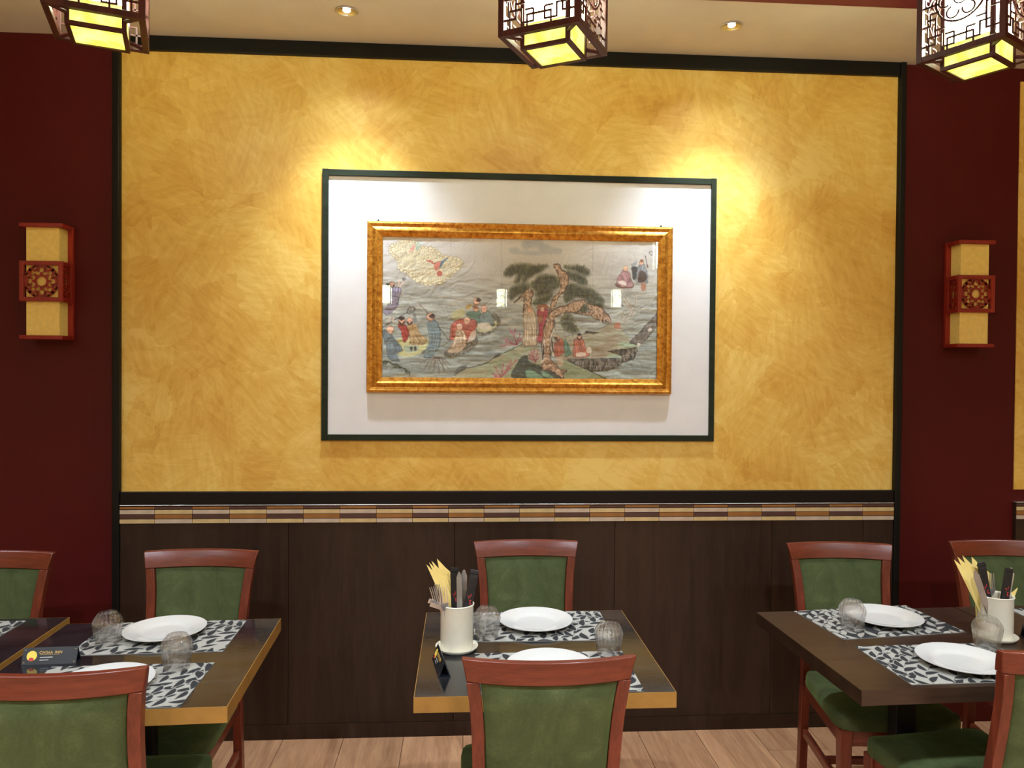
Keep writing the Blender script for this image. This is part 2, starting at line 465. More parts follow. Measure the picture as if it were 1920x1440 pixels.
# ------------------------------------------------------------------ white board with green moulding
bd = thing('framed_board', 'large white wall board bordered by a thin dark green wooden moulding', 'wall board', (0.258, -0.004, 1.301))
bx0, bx1, bz0, bz1 = -0.868, 0.870, 0.0, 1.176
MB().box(bx0 + 0.01, bx1 - 0.01, -0.003, 0.0, bz0 + 0.01, bz1 - 0.01).build('board', M['white_board'], bd)
tw = 0.0265
MB().box(bx0, bx0 + tw, -0.014, 0.0, bz0, bz1).build('moulding', M['green_trim'], bd, bevel=0.0015)
MB().box(bx1 - tw + 0.003, bx1, -0.014, 0.0, bz0, bz1).build('moulding', M['green_trim'], bd, bevel=0.0015)
MB().box(bx0 + tw, bx1 - tw + 0.003, -0.0135, 0.0, bz1 - 0.028, bz1 - 0.001).build('moulding', M['green_trim'], bd, bevel=0.0015)
MB().box(bx0 + tw, bx1 - tw + 0.003, -0.0135, 0.0, bz0 + 0.0005, bz0 + 0.0265).build('moulding', M['green_trim'], bd, bevel=0.0015)

# ------------------------------------------------------------------ painting on silk
def paint_silk():
    S = 1.25; W, H = int(519 * S), int(264 * S)
    ox, oy = 716.0, 447.0
    gx, gy = np.meshgrid(ox + (np.arange(W) + 0.5) / S, oy + (np.arange(H) + 0.5) / S)
    rng = np.random.RandomState(3)
    def vn(x, y, seed):
        r = np.random.RandomState(seed).rand(64, 64)
        xi = np.floor(x).astype(int); yi = np.floor(y).astype(int); fx = x - xi; fy = y - yi
        fx = fx * fx * (3 - 2 * fx); fy = fy * fy * (3 - 2 * fy)
        g = lambda a, b: r[b % 64, a % 64]
        return (g(xi, yi) * (1 - fx) + g(xi + 1, yi) * fx) * (1 - fy) + (g(xi, yi + 1) * (1 - fx) + g(xi + 1, yi + 1) * fx) * fy
    def fbm(x, y, seed, o=4):
        s = 0; a = 0.5
        for i in range(o): s = s + a * vn(x * 2 ** i, y * 2 ** i, seed + i); a *= 0.5
        return s
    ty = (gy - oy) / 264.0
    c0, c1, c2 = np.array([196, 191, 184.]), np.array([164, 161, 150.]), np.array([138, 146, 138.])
    t = np.clip(ty / 0.35, 0, 1)[..., None]; img = c0 * (1 - t) + c1 * t  # paler top partly paints in the ceiling's reflection on the glass
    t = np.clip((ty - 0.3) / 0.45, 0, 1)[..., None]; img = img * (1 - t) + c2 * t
    img = img * (0.94 + 0.12 * fbm(gx / 60, gy / 25, 11))[..., None]
    # ripples on the water
    rip = fbm(gx / 26 + 3 * fbm(gx / 80, gy / 40, 31), gy / 4.2, 21, 3) - 0.45
    wmask = np.clip((ty - 0.22) / 0.2, 0, 1)
    img += (rip * 95 * wmask)[..., None] * np.array([1, 1.02, 0.98])
    def blend(sl, a, col):
        img[sl] = img[sl] * (1 - a[..., None]) + np.array(col, float) * a[..., None]
    def win(x0, x1, y0, y1, pad=3):
        i0 = max(0, int((x0 - pad - ox) * S)); i1 = min(W, int((x1 + pad - ox) * S) + 2)
        j0 = max(0, int((y0 - pad - oy) * S)); j1 = min(H, int((y1 + pad - oy) * S) + 2)
        return None if i1 <= i0 or j1 <= j0 else (slice(j0, j1), slice(i0, i1))
    def smooth(p, closed=True, n=6):
        p = [np.array(q, float) for q in p]; m = len(p); out = []
        for i in range(m if closed else m - 1):
            a, b = p[i], p[(i + 1) % m]
            z = p[i - 1] if (closed or i > 0) else a; d = p[(i + 2) % m] if (closed or i + 2 < m) else b
            for k in range(n):
                t = k / n
                out.append(0.5 * (2 * b * 0 + 2 * a + (b - z) * t + (2 * z - 5 * a + 4 * b - d) * t * t + (3 * a - z - 3 * b + d) * t ** 3))
        if not closed: out.append(p[-1])
        return out
    def poly(p, col, alpha=1.0, soft=0.7, crv=True, tex=0.0, mod=None):
        if crv: p = smooth(p)
        P = np.array(p); sl = win(P[:, 0].min(), P[:, 0].max(), P[:, 1].min(), P[:, 1].max(), 3 + soft * 2)
        if sl is None: return
        x, y = gx[sl], gy[sl]; ins = np.zeros(x.shape, bool); dist = np.full(x.shape, 1e9)
        for i in range(len(P)):
            (x1, y1), (x2, y2) = P[i], P[(i + 1) % len(P)]
            cond = ((y1 > y) != (y2 > y)); den = (y2 - y1) if y2 != y1 else 1e-9
            ins ^= cond & (x < (x2 - x1) * (y - y1) / den + x1)
            dx, dy = x2 - x1, y2 - y1; L2 = dx * dx + dy * dy + 1e-9
            tt = np.clip(((x - x1) * dx + (y - y1) * dy) / L2, 0, 1)
            dist = np.minimum(dist, np.hypot(x - x1 - tt * dx, y - y1 - tt * dy))
        sd = np.where(ins, dist, -dist); a = np.clip(sd / (2 * soft) + 0.5, 0, 1) * alpha
        if tex: a = a * np.clip(1 - tex + 2 * tex * fbm(x / 5, y / 5, 77), 0, 1)
        if mod:
            c2, sx, sy, sd_, k = mod; m = np.clip((fbm(x / sx, y / sy, sd_, 3) - 0.44) * k + 0.5, 0, 1)[..., None]
            col = np.array(col, float) * (1 - m) + np.array(c2, float) * m
        blend(sl, a, col)
    def line(p, w, col, alpha=1.0, crv=True, soft=0.5):
        if crv and len(p) > 2: p = smooth(p, False)
        P = np.array(p, float); sl = win(P[:, 0].min(), P[:, 0].max(), P[:, 1].min(), P[:, 1].max(), 3 + w)
        if sl is None: return
        x, y = gx[sl], gy[sl]; dist = np.full(x.shape, 1e9)
        for i in range(len(P) - 1):
            (x1, y1), (x2, y2) = P[i], P[i + 1]; dx, dy = x2 - x1, y2 - y1; L2 = dx * dx + dy * dy + 1e-9
            tt = np.clip(((x - x1) * dx + (y - y1) * dy) / L2, 0, 1)
            dist = np.minimum(dist, np.hypot(x - x1 - tt * dx, y - y1 - tt * dy))
        blend(sl, np.clip((w / 2 - dist) / (2 * soft) + 0.5, 0, 1) * alpha, col)
    def zt(x0, y0, s): return lambda pts: [(x0 + a / s, y0 + b / s) for a, b in pts]
    z1, z2, z3, z4, z5, z6 = zt(680, 430, 9.6), zt(700, 560, 9.6), zt(850, 540, 8), zt(930, 440, 9.6), zt(1000, 560, 8), zt(1100, 440, 7.2)
    def folds(pts, n, col, a=0.5, w=0.7):
        """drapery lines inside a robe polygon: interpolate between its two sides"""
        m = len(pts) // 2
        A = pts[:m]; B = pts[m:][::-1]; k = min(len(A), len(B))
        for i in range(1, n + 1):
            t = i / (n + 1) + rng.uniform(-0.05, 0.05)
            q = [((1 - t) * A[j][0] + t * B[j][0] + rng.uniform(-0.7, 0.7), (1 - t) * A[j][1] + t * B[j][1]) for j in range(k)]
            if k >= 2: line(q, w, col, a)
    def robe(pts, col, n=5, dark=None):
        g = sum(col) / 3; col = tuple(c * 0.82 + g * 0.18 for c in col)
        dark = dark or tuple(c * 0.45 for c in col); lite = tuple(min(255, c * 1.25 + 18) for c in col)
        poly(pts, dark, 0.9, 0.6); cx = sum(p[0] for p in pts) / len(pts); cy = sum(p[1] for p in pts) / len(pts)
        poly([(cx + (a - cx) * 0.93, cy + (b - cy) * 0.95) for a, b in pts], col, 1.0, 0.5, mod=(tuple(c * 0.70 + 14 for c in col), 4, 7, 81, 3.0))
        folds(pts, n, dark, 0.75, 0.8); folds(pts, n, lite, 0.55, 0.9); folds(pts, n, dark, 0.5, 0.5)
    def head(x, y, r, hair=None, hx=0, hy=-0.5, skin=(206, 160, 132), beard=False):
        poly([(x + r * math.cos(a), y + 1.15 * r * math.sin(a)) for a in np.linspace(0, 2 * PI, 9)[:-1]], (92, 60, 46), 0.8)
        poly([(x + 0.86 * r * math.cos(a), y + r * math.sin(a)) for a in np.linspace(0, 2 * PI, 9)[:-1]], skin, 1)
        if hair: poly([(x + hx * r + 0.85 * r * math.cos(a), y + hy * r + 0.55 * r * math.sin(a)) for a in np.linspace(0, 2 * PI, 9)[:-1]], hair, 0.95)
        if beard: line([(x - 0.7 * r, y + 0.3 * r), (x, y + 0.95 * r), (x + 0.7 * r, y + 0.3 * r)], r * 0.5, (50, 34, 28), 0.9)
        line([(x - 0.5 * r, y - 0.05 * r), (x + 0.4 * r, y - 0.05 * r)], 0.5, (60, 36, 30), 0.6)
    # curling golden clouds, upper left
    cl = z1([(490, 370), (620, 270), (760, 240), (900, 250), (1060, 350), (1260, 370), (1400, 500), (1640, 530), (1770, 630), (1640, 780), (1450, 950), (1200, 1020), (980, 960), (800, 820), (650, 730), (620, 560), (520, 480)])
    poly(cl, (186, 176, 142), 0.75, 2.0, tex=0.2)
    Pc = np.array(smooth(cl))
    for i in range(330):
        for _ in range(30):
            x, y = rng.uniform(730, 866), rng.uniform(454, 538)
            j = np.argmin(np.hypot(Pc[:, 0] - x, Pc[:, 1] - y)); cen = np.array([795, 494.])
            if np.hypot(x - cen[0], (y - cen[1]) * 1.5) < np.hypot(Pc[j, 0] - cen[0], (Pc[j, 1] - cen[1]) * 1.5): break
        r = rng.uniform(2.0, 5.6); a0 = rng.uniform(0, 6.3); tn = rng.uniform(0.8, 1.6)
        sp = [(x + r * (1 - k / 14) * math.cos(a0 + tn * 6.28 * k / 12), y + 0.8 * r * (1 - k / 14) * math.sin(a0 + tn * 6.28 * k / 12)) for k in range(11)]
        line([(p[0] + 0.8, p[1] + 0.7) for p in sp], 0.8, (112, 92, 56), 0.75); line(sp, 1.2, (232, 222, 188), 0.75)
    for i in range(0, len(Pc), 2):
        x, y = Pc[i]; r = rng.uniform(2.2, 4.2); line([(x + r * math.cos(a), y + r * 0.9 * math.sin(a)) for a in np.linspace(0, 6.2, 9)], 0.8, (128, 106, 66), 0.7)
        poly([(x + 0.8 * r * math.cos(a), y + 0.7 * r * math.sin(a)) for a in np.linspace(0, 6.28, 8)[:-1]], (214, 204, 168), 0.6)
    # two birds in the cloud
    poly(z1([(820, 450), (870, 360), (940, 310), (900, 390)]), (196, 120, 110), 0.8)
    for k in range(7): line(z1([(960, 400), (930 + 25 * k, 240 + 8 * abs(k - 3))]), 0.9, (120, 158, 148), 0.6)
    poly(z1([(1130, 580), (1200, 580), (1280, 640), (1240, 640)]), (168, 74, 62), 0.9)
    poly(z1([(1260, 660), (1330, 610), (1400, 610), (1360, 720), (1290, 770), (1270, 720)]), (186, 108, 90), 0.95)
    poly(z1([(1390, 620), (1470, 540), (1510, 530), (1440, 620), (1370, 730)]), (66, 92, 110), 0.95)
    poly(z1([(1310, 800), (1370, 760), (1420, 830), (1340, 870)]), (164, 78, 66), 0.9)
    line(z1([(1270, 640), (1350, 600), (1500, 590)]), 0.9, (46, 34, 34), 0.8)
    # pale far trees, top middle
    for cx, cy, rx, ry in ((300, 280, 110, 60), (500, 180, 90, 90), (660, 150, 170, 80), (840, 230, 120, 80), (1050, 280, 120, 60), (650, 320, 320, 40)):
        poly(z4([(cx + rx * math.cos(a) * rng.uniform(.8, 1.1), cy + ry * math.sin(a) * rng.uniform(.8, 1.1)) for a in np.linspace(0, 6.28, 14)[:-1]]), (140, 148, 152), 0.55, 3)
    # pine foliage
    def pine(p, f=z4, col=(54, 60, 52)):
        q = f(p); poly(q, col, 0.92, 3.2, tex=0.3, mod=((104, 106, 72), 1.6, 7, 90, 3.2)); poly([(a + 1, b + 2) for a, b in q], (38, 44, 46), 0.45, 4.5, tex=0.4)
        P = np.array(smooth(q))
        for i in range(0, len(P), 1):
            x, y = P[i]
            line([(x, y), (x + rng.uniform(-1, 1), y - rng.uniform(2, 5))], 1.0, (82, 86, 56), 0.45)
        sl = P.mean(0)
        for i in range(60):
            k = rng.randint(len(P)); t = rng.uniform(0.2, 1.04); x, y = sl + (P[k] - sl) * t
            line([(x, y), (x + rng.uniform(-1.5, 1.5), y - 4)], 0.8, (34, 40, 44) if i % 3 else (112, 114, 80), 0.55)
    pine([(120, 700), (230, 560), (420, 520), (640, 540), (900, 545), (700, 640), (480, 700), (380, 850), (310, 850), (360, 700), (200, 750)])
    pine([(450, 880), (470, 700), (600, 600), (820, 600), (760, 660), (560, 770)])
    pine([(670, 820), (790, 720), (1000, 720), (1120, 800), (1130, 880), (960, 900), (800, 980), (690, 1000), (600, 900)])
    pine([(1200, 570), (1400, 540), (1560, 560), (1660, 650), (1600, 710), (1430, 640), (1300, 600)])
    pine([(1260, 650), (1420, 680), (1560, 740), (1620, 860), (1520, 880), (1380, 800), (1290, 760)])
    pine([(240, 970), (400, 900), (560, 880), (540, 980), (380, 1080), (230, 1160)])
    pine([(680, 1080), (800, 960), (1000, 910), (1100, 930), (900, 1050), (740, 1100)])
    pine([(650, 1240), (720, 1150), (900, 1060), (1000, 1060), (900, 1200), (760, 1260)])
    pine([(1230, 960), (1330, 860), (1500, 920), (1700, 960), (1800, 1040), (1920, 1160), (1880, 1300), (1700, 1250), (1560, 1120), (1420, 1110), (1250, 1200), (1190, 1100)])
    pine([(1460, 1330), (1530, 1240), (1620, 1300), (1580, 1370)])
    pine([(400, 330), (460, 210), (560, 240), (620, 400), (660, 480), (540, 500), (430, 420)], z5, (96, 94, 70))
    # land: green shore, brown bank, cliffs
    land = z3([(0, 1330), (180, 1220), (470, 1140), (600, 1050), (780, 960), (1020, 850), (1060, 900), (1240, 900), (1320, 1100), (1420, 1370), (0, 1370)])
    poly(land, (134, 146, 116), 0.95, 0.8, tex=0.1, mod=((152, 150, 122), 18, 12, 99, 3)); line(land[:6], 1.3, (40, 42, 40), 0.9)
    poly(z3([(10, 1290), (60, 1210), (150, 1160), (200, 1200), (100, 1260)]), (70, 76, 74), 0.7, 1.5, tex=0.3)
    poly(z3([(580, 1070), (640, 990), (700, 990), (660, 1040)]), (56, 60, 56), 0.9, 1)
    bank = z5([(300, 520), (460, 560), (640, 520), (780, 510), (1000, 440), (1140, 370), (1300, 440), (1460, 600), (1560, 700), (1500, 740), (1330, 860), (480, 910), (700, 1040), (1110, 1210), (300, 1210), (320, 900)])
    poly(bank, (140, 126, 104), 0.92, 0.8, tex=0.12, mod=((150, 148, 124), 22, 8, 98, 3))
    poly(z5([(480, 920), (860, 1090), (1110, 1210), (420, 1210), (420, 1000)]), (118, 128, 96), 0.9, 1.5)
    line(z5([(470, 910), (860, 1085), (1100, 1205)]), 1.5, (36, 36, 34), 0.95, False)
    line(z5([(450, 570), (620, 525), (800, 515)]), 0.9, (70, 66, 56), 0.8)
    line(z5([(900, 460), (1050, 410), (1140, 350)]), 1.0, (80, 72, 60), 0.8)
    poly(z5([(760, 510), (790, 475), (860, 490), (980, 495), (900, 515)]), (48, 44, 38), 0.95)
    poly(z5([(1280, 640), (1420, 630), (1560, 690), (1480, 730), (1300, 700)]), (146, 168, 138), 0.85, 1.5)
    poly(z5([(1100, 860), (1220, 810), (1340, 850), (1280, 890), (1160, 890)]), (146, 164, 136), 0.85, 1.5)
    cliffs = [z5([(490, 905), (1330, 880), (1330, 950), (1250, 1030), (1060, 1080), (850, 1080), (640, 990)]),
              z5([(1110, 775), (1400, 740), (1540, 715), (1570, 760), (1510, 890), (1420, 930), (1330, 950), (1330, 850), (1240, 810)]),
              z5([(1440, 640), (1600, 480), (1880, 170), (1890, 330), (1790, 480), (1680, 610), (1580, 690)])]
    for i, cpl in enumerate(cliffs):
        poly(cpl, (44, 42, 40) if i < 2 else (84, 82, 78), 0.95, 0.7, crv=False, mod=((112, 106, 96), 2.0, 8.0, 97, 4.0))
        P = np.array(cpl); lo, hi = P.min(0), P.max(0)
        for k in range(26):
            a = P[rng.randint(len(P))] * 0.5 + P[rng.randint(len(P))] * 0.5
            d = (rng.uniform(-0.8, 0.8), rng.uniform(2, 6)) if i == 0 else (rng.uniform(1, 4), rng.uniform(-6, 1))
            line([(a[0], a[1]), (a[0] + d[0], a[1] + d[1])], rng.uniform(0.6, 1.4), (178, 166, 140) if k % 3 else (92, 84, 70), 0.7, False)
        line(cpl + cpl[:1], 0.9, (30, 28, 28), 0.9, False)
    poly(z5([(1560, 690), (1570, 640), (1620, 660), (1590, 700)]), (210, 206, 190), 0.9)
    poly(z5([(1720, 440), (1770, 410), (1780, 460), (1740, 480)]), (206, 202, 190), 0.85)
    # rocks and red coral shrubs at the bottom centre
    poly(z3([(900, 1360), (930, 1150), (1000, 1050), (1090, 1010), (1130, 1110), (1260, 1150), (1400, 1220), (1600, 1310), (1600, 1370)]), (52, 62, 58), 0.95, 0.8, tex=0.2)
    for p in ([(1090, 1340), (1070, 1240), (1160, 1230), (1260, 1290), (1330, 1360), (1120, 1360)], [(1350, 1330), (1300, 1240), (1400, 1280), (1500, 1360)]): poly(z3(p), (112, 148, 118), 0.9, 1)
    for k in range(34):
        x, y = rng.uniform(920, 1560), rng.uniform(1060, 1350)
        if y > 1050 + (x - 1090) * 0.45: line(z3([(x, y), (x + rng.uniform(10, 50), y + rng.uniform(5, 60))]), 0.8, (150, 166, 148) if k % 2 else (22, 26, 26), 0.6, False)
    def coral(base, tips, col=(150, 58, 76)):
        b = z3([base])[0]
        for tx, ty in z3(tips):
            mx, my = (b[0] * 0.5 + tx * 0.5 + rng.uniform(-2, 2)), (b[1] * 0.5 + ty * 0.5)
            line([b, (mx, my), (tx, ty)], 1.1, col, 0.85)
            for k in range(9):
                q = rng.uniform(0.3, 1); px, py = b[0] + (tx - b[0]) * q, b[1] + (ty - b[1]) * q
                line([(px, py), (px + rng.uniform(-4, 4), py - rng.uniform(1, 5))], 0.8, col if k % 3 else (176, 96, 108), 0.75, False)
        line([b, (b[0] - 2, b[1] - 6)], 1.3, (70, 34, 34), 0.8, False)
    coral((930, 850), [(680, 880), (730, 760), (830, 610), (900, 640), (990, 700), (1020, 740), (760, 820)])
    coral((700, 1350), [(560, 1300), (620, 1200), (740, 1150), (860, 1090), (940, 1070), (860, 1200), (600, 1340)])
    coral((1220, 1120), [(1110, 980), (1150, 940), (1200, 920), (1260, 930), (1280, 1030), (1120, 1060)], (142, 62, 80))
    # old pine trunk
    bark = (178, 148, 120)
    def trunk(p, f):
        q = f(p); poly(q, (58, 44, 38), 0.95, 0.6); P = np.array(q); c = P.mean(0)
        poly([tuple(a + (c - a) / max(6, np.hypot(*(c - a))) * 1.0) for a in P], bark, 1, 0.5, mod=((122, 96, 78), 2.2, 3.5, 93, 4.5))
        Q = np.array(smooth(q)); line(q + q[:1], 1.3, (44, 32, 28), 0.85)
        for k in range(150):
            i = rng.randint(len(Q)); j = len(Q) - i - 1; t = rng.uniform(0.15, 0.85); x, y = Q[i] * t + Q[j % len(Q)] * (1 - t)
            line([(x, y), (x + rng.uniform(-2, 2), y + rng.uniform(1, 4))], rng.uniform(0.5, 1.2), (56, 40, 34) if k % 2 else (226, 204, 178), 0.65, False)
    trunk([(1010, 530), (1110, 520), (1160, 620), (1240, 660), (1280, 800), (1230, 980), (1100, 1120), (1060, 1230), (1000, 1330), (960, 1440), (920, 1420), (960, 1280), (1000, 1140), (1130, 1000), (1130, 860), (1080, 680)], z4)
    trunk([(190, 290), (250, 190), (330, 130), (470, 90), (600, 30), (740, 0), (760, 40), (640, 190), (480, 190), (360, 240), (290, 300), (300, 380), (250, 520), (240, 700), (250, 900), (320, 980), (400, 1060), (500, 1080), (440, 1120), (430, 1190), (250, 1080), (120, 1060), (120, 900), (110, 700), (140, 430)], z5)
    trunk([(740, 20), (800, 60), (960, 90), (1060, 170), (1140, 260), (1140, 330), (1060, 320), (940, 300), (860, 250), (740, 230), (590, 200), (800, 190), (840, 150)], z5)
    trunk([(470, 1440), (480, 1160), (440, 1120), (300, 1230), (420, 1100), (540, 980), (620, 1000), (650, 1060), (620, 1120), (610, 1200), (600, 1440)], z4)
    for p in ([(135, 640), (100, 930), (125, 965), (150, 920), (160, 640)], [(265, 490), (245, 600), (270, 830), (300, 860), (290, 760), (275, 600)], [(250, 240), (300, 190), (355, 180), (300, 215)], [(195, 470), (210, 480), (200, 510)]):
        poly(z5(p), (208, 198, 180), 0.95, 0.6); q = z5(p); c = np.array(q).mean(0); poly([tuple(c + (np.array(a) - c) * 0.68) for a in q], (44, 38, 36), 0.95, 0.5)
    # goddess in pale robe and attendant in red beside the trunk
    robe(z3([(1050, 300), (1030, 480), (1040, 700), (1030, 860), (1240, 860), (1240, 700), (1230, 450), (1170, 300)]), (196, 178, 148), 7, (110, 88, 64))
    head(850 + 1125 / 8, 540 + 325 / 8, 5, (150, 112, 74), 0, -1.0)
    robe(z3([(1240, 320), (1250, 480), (1260, 640), (1240, 800), (1310, 800), (1340, 560), (1390, 420), (1390, 310)]), (178, 58, 72), 4, (92, 28, 40))
    poly(z3([(1230, 300), (1260, 250), (1330, 235), (1400, 260), (1410, 300), (1330, 290)]), (132, 76, 50), 1)
    head(850 + 1315 / 8, 540 + 315 / 8, 4, None); poly(z3([(1250, 410), (1310, 400), (1320, 500), (1260, 510)]), (128, 88, 60), 0.9)
    # seated figures at the right of the trunk
    robe(z5([(300, 680), (300, 800), (330, 880), (440, 800), (440, 620), (390, 600)]), (188, 92, 70), 4); head(1000 + 352 / 8, 560 + 590 / 8, 4.6, (56, 50, 48), -0.6, 0, beard=True)
    poly(z5([(330, 880), (430, 870), (440, 1000), (370, 1000)]), (170, 150, 126), 0.7, 1)
    robe(z5([(450, 600), (450, 720), (470, 860), (560, 820), (530, 720), (490, 620)]), (90, 138, 114), 3)
    robe(z5([(600, 600), (590, 720), (600, 870), (840, 850), (770, 700), (730, 590)]), (196, 104, 82), 6); head(1000 + 680 / 8, 560 + 560 / 8, 5.2, (52, 44, 42), 0, -0.75, beard=True)
    poly(z5([(640, 810), (760, 800), (770, 850), (640, 860)]), (206, 196, 180), 0.9); poly(z5([(790, 720), (850, 720), (860, 800), (800, 800)]), (206, 198, 184), 0.9)
    # raft with saints, left centre
    poly(z3([(570, 390), (640, 400), (690, 480), (660, 590), (560, 680), (420, 730), (330, 690), (360, 820), (250, 940), (100, 1020), (-60, 1060), (-150, 1010), (-130, 960), (0, 900), (200, 760), (330, 640)]), (62, 62, 56), 0.95, 1.2, tex=0.35, mod=((128, 126, 112), 2, 2, 101, 4))
    poly(z3([(580, 500), (640, 520), (600, 600), (480, 670), (360, 650), (340, 560), (480, 520)]), (178, 180, 146), 0.95, 1)
    poly(z3([(-20, 380), (60, 330), (150, 330), (140, 440), (40, 490), (-30, 460)]), (176, 168, 110), 0.7, 1.5, tex=0.3)
    robe(z3([(210, 370), (200, 450), (340, 560), (400, 540), (390, 440), (370, 350)]), (92, 134, 116), 5); head(850 + 320 / 8, 540 + 310 / 8, 6, (110, 66, 40), 0, -0.2)
    head(850 + 330 / 8, 540 + 205 / 8, 6.5, (44, 36, 36), 0.55, -0.35); poly(z3([(260, 260), (200, 260), (160, 320), (230, 330)]), (164, 126, 60), 0.8)
    robe(z3([(400, 390), (380, 480), (540, 580), (600, 560), (570, 420), (500, 350)]), (116, 140, 138), 5); head(850 + 440 / 8, 540 + 320 / 8, 6, (200, 150, 128), 0, -0.3)
    poly(z3([(350, 560), (420, 520), (530, 540), (540, 620), (400, 620)]), (198, 190, 174), 0.9, 1)
    robe(z3([(-40, 560), (-60, 720), (-40, 790), (240, 780), (340, 560), (300, 480), (180, 470), (50, 490)]), (182, 84, 66), 9, (112, 42, 34))
    head(850 + 190 / 8, 540 + 500 / 8, 6.5, (206, 168, 140), 0, -0.3)
    poly(z3([(250, 680), (330, 650), (310, 760), (200, 830)]), (194, 178, 160), 0.9, 1)
    robe(z3([(20, 640), (10, 740), (-60, 900), (-100, 980), (60, 980), (170, 880), (180, 740), (130, 640)]), (200, 176, 144), 7, (120, 92, 66)); head(850 + 80 / 8, 540 + 590 / 8, 6, (210, 176, 150), 0, -0.3)
    line(z3([(20, 757), (175, 757)]), 1.6, (238, 214, 160), 0.95, False)
    # left group: sleeping mat, blue robes, red and gold robes, purple robe
    poly(z2([(420, 760), (600, 720), (960, 730), (940, 900), (800, 1020), (640, 1060), (480, 1050), (430, 960)]), (190, 186, 128), 0.9, 1.2, tex=0.2)
    poly(z2([(560, 880), (780, 860), (800, 960), (600, 990)]), (148, 164, 150), 0.8, 1)
    for x in (680, 750): poly(z2([(x - 22, 890), (x + 20, 880), (x + 18, 950), (x - 16, 955)]), (48, 52, 50), 0.9)
    robe(z2([(180, 580), (180, 720), (240, 900), (280, 1100), (480, 1150), (400, 1000), (540, 960), (420, 780), (300, 640)]), (104, 128, 136), 7); head(700 + 305 / 9.6, 560 + 585 / 9.6, 6.8, (206, 164, 138), 0, -0.3)
    robe(z2([(440, 480), (510, 640), (540, 810), (620, 740), (640, 640), (580, 500)]), (186, 46, 42), 4); head(700 + 510 / 9.6, 560 + 430 / 9.6, 6.6, (40, 32, 32), 0, -0.8, beard=True)
    robe(z2([(600, 500), (640, 640), (680, 840), (880, 850), (960, 760), (830, 640), (760, 480)]), (192, 160, 106), 7, (112, 80, 44)); head(700 + 650 / 9.6, 560 + 430 / 9.6, 6.4, None, beard=True)
    robe(z2([(970, 430), (980, 600), (1010, 780), (900, 1070), (1060, 1060), (1120, 940), (1190, 860), (1200, 600), (1130, 430), (1060, 390)]), (118, 146, 150), 8); head(700 + 1020 / 9.6, 560 + 345 / 9.6, 7, (58, 44, 40), 0.4, -0.2)
    line(z2([(820, 110), (900, 200), (975, 290)]), 1.4, (92, 64, 56), 0.9, False); line(z2([(1200, 570), (1360, 780)]), 1.3, (56, 52, 50), 0.9, False)
    line(z2([(150, 550), (430, 380), (600, 275)]), 1.2, (44, 42, 42), 0.95, False)
    line(z2([(600, 260), (640, 190), (720, 180), (740, 215), (690, 280), (620, 295), (600, 260)]), 1.2, (40, 38, 38), 0.9); line(z2([(620, 230), (720, 250)]), 0.8, (40, 38, 38), 0.8); line(z2([(670, 180), (660, 290)]), 0.8, (40, 38, 38), 0.8)
    poly(z2([(715, 270), (745, 280), (780, 440), (710, 430)]), (108, 110, 106), 0.9)
    robe(z1([(510, 1080), (500, 1200), (520, 1440), (620, 1440), (660, 1240), (690, 1090)]), (136, 122, 142), 5); robe(z2([(330, 0), (240, 180), (170, 260), (260, 330), (400, 200), (450, 0)]), (140, 128, 146), 5)
    head(680 + 525 / 9.6, 430 + 1030 / 9.6, 5, (40, 44, 38), -1.4, 0.2, beard=True)
    line(z1([(640, 1060), (650, 940)]), 2.4, (206, 166, 142), 0.95, False); line(z1([(680, 1060), (740, 930)]), 2.4, (206, 166, 142), 0.95, False); poly(z1([(710, 910), (770, 905), (750, 950), (715, 950)]), (84, 80, 82), 0.9)
    line(z2([(320, 360), (280, 420)]), 2.2, (206, 170, 146), 0.9, False); line(z2([(370, 360), (350, 430)]), 2.2, (206, 170, 146), 0.9, False)
    for k in range(12):
        a = rng.uniform(0.25, 2.9); b = z2([(1120, 1060)])[0]; L = rng.uniform(18, 34)
        line([b, (b[0] + math.cos(a) * L * 0.5, b[1] + math.sin(a) * L * 0.3), (b[0] + math.cos(a) * L, b[1] + abs(math.sin(a)) * L)], 1.1, (92, 74, 66), 0.85)
    br = z2([(150, 1170), (220, 1140), (330, 1190), (440, 1220), (560, 1280), (680, 1350)]); line(br, 1.3, (34, 38, 34), 0.95)
    for k in range(26):
        i = rng.randint(len(br) - 1); t = rng.rand(); x = br[i][0] * (1 - t) + br[i + 1][0] * t; y = br[i][1] * (1 - t) + br[i + 1][1] * t
        a = rng.uniform(0.2, 2.6); poly([(x, y), (x + 4 * math.cos(a) + 1.2, y + 4 * math.sin(a) - 1), (x + 8 * math.cos(a), y + 8 * math.sin(a)), (x + 4 * math.cos(a) - 1.2, y + 4 * math.sin(a) + 1)], (52, 64, 50), 0.85)
    # right: seated saint in pink, dark figure, pale dragon
    robe(z6([(400, 580), (390, 640), (400, 680), (620, 680), (600, 590), (560, 470), (480, 450)]), (184, 128, 132), 6); head(1100 + 513 / 7.2, 440 + 435 / 7.2, 4.6, (214, 176, 140), 0, -0.4)
    poly(z6([(370, 630), (430, 690), (520, 705), (600, 690), (630, 640), (600, 670), (500, 685), (420, 660)]), (102, 72, 60), 0.95); poly(z6([(420, 610), (500, 600), (530, 660), (440, 650)]), (212, 200, 184), 0.85)
    poly(z6([(600, 420), (640, 400), (680, 420), (650, 580), (610, 540)]), (56, 58, 58), 0.95); robe(z6([(690, 390), (660, 560), (680, 620), (820, 620), (810, 460), (770, 370)]), (150, 160, 166), 5)
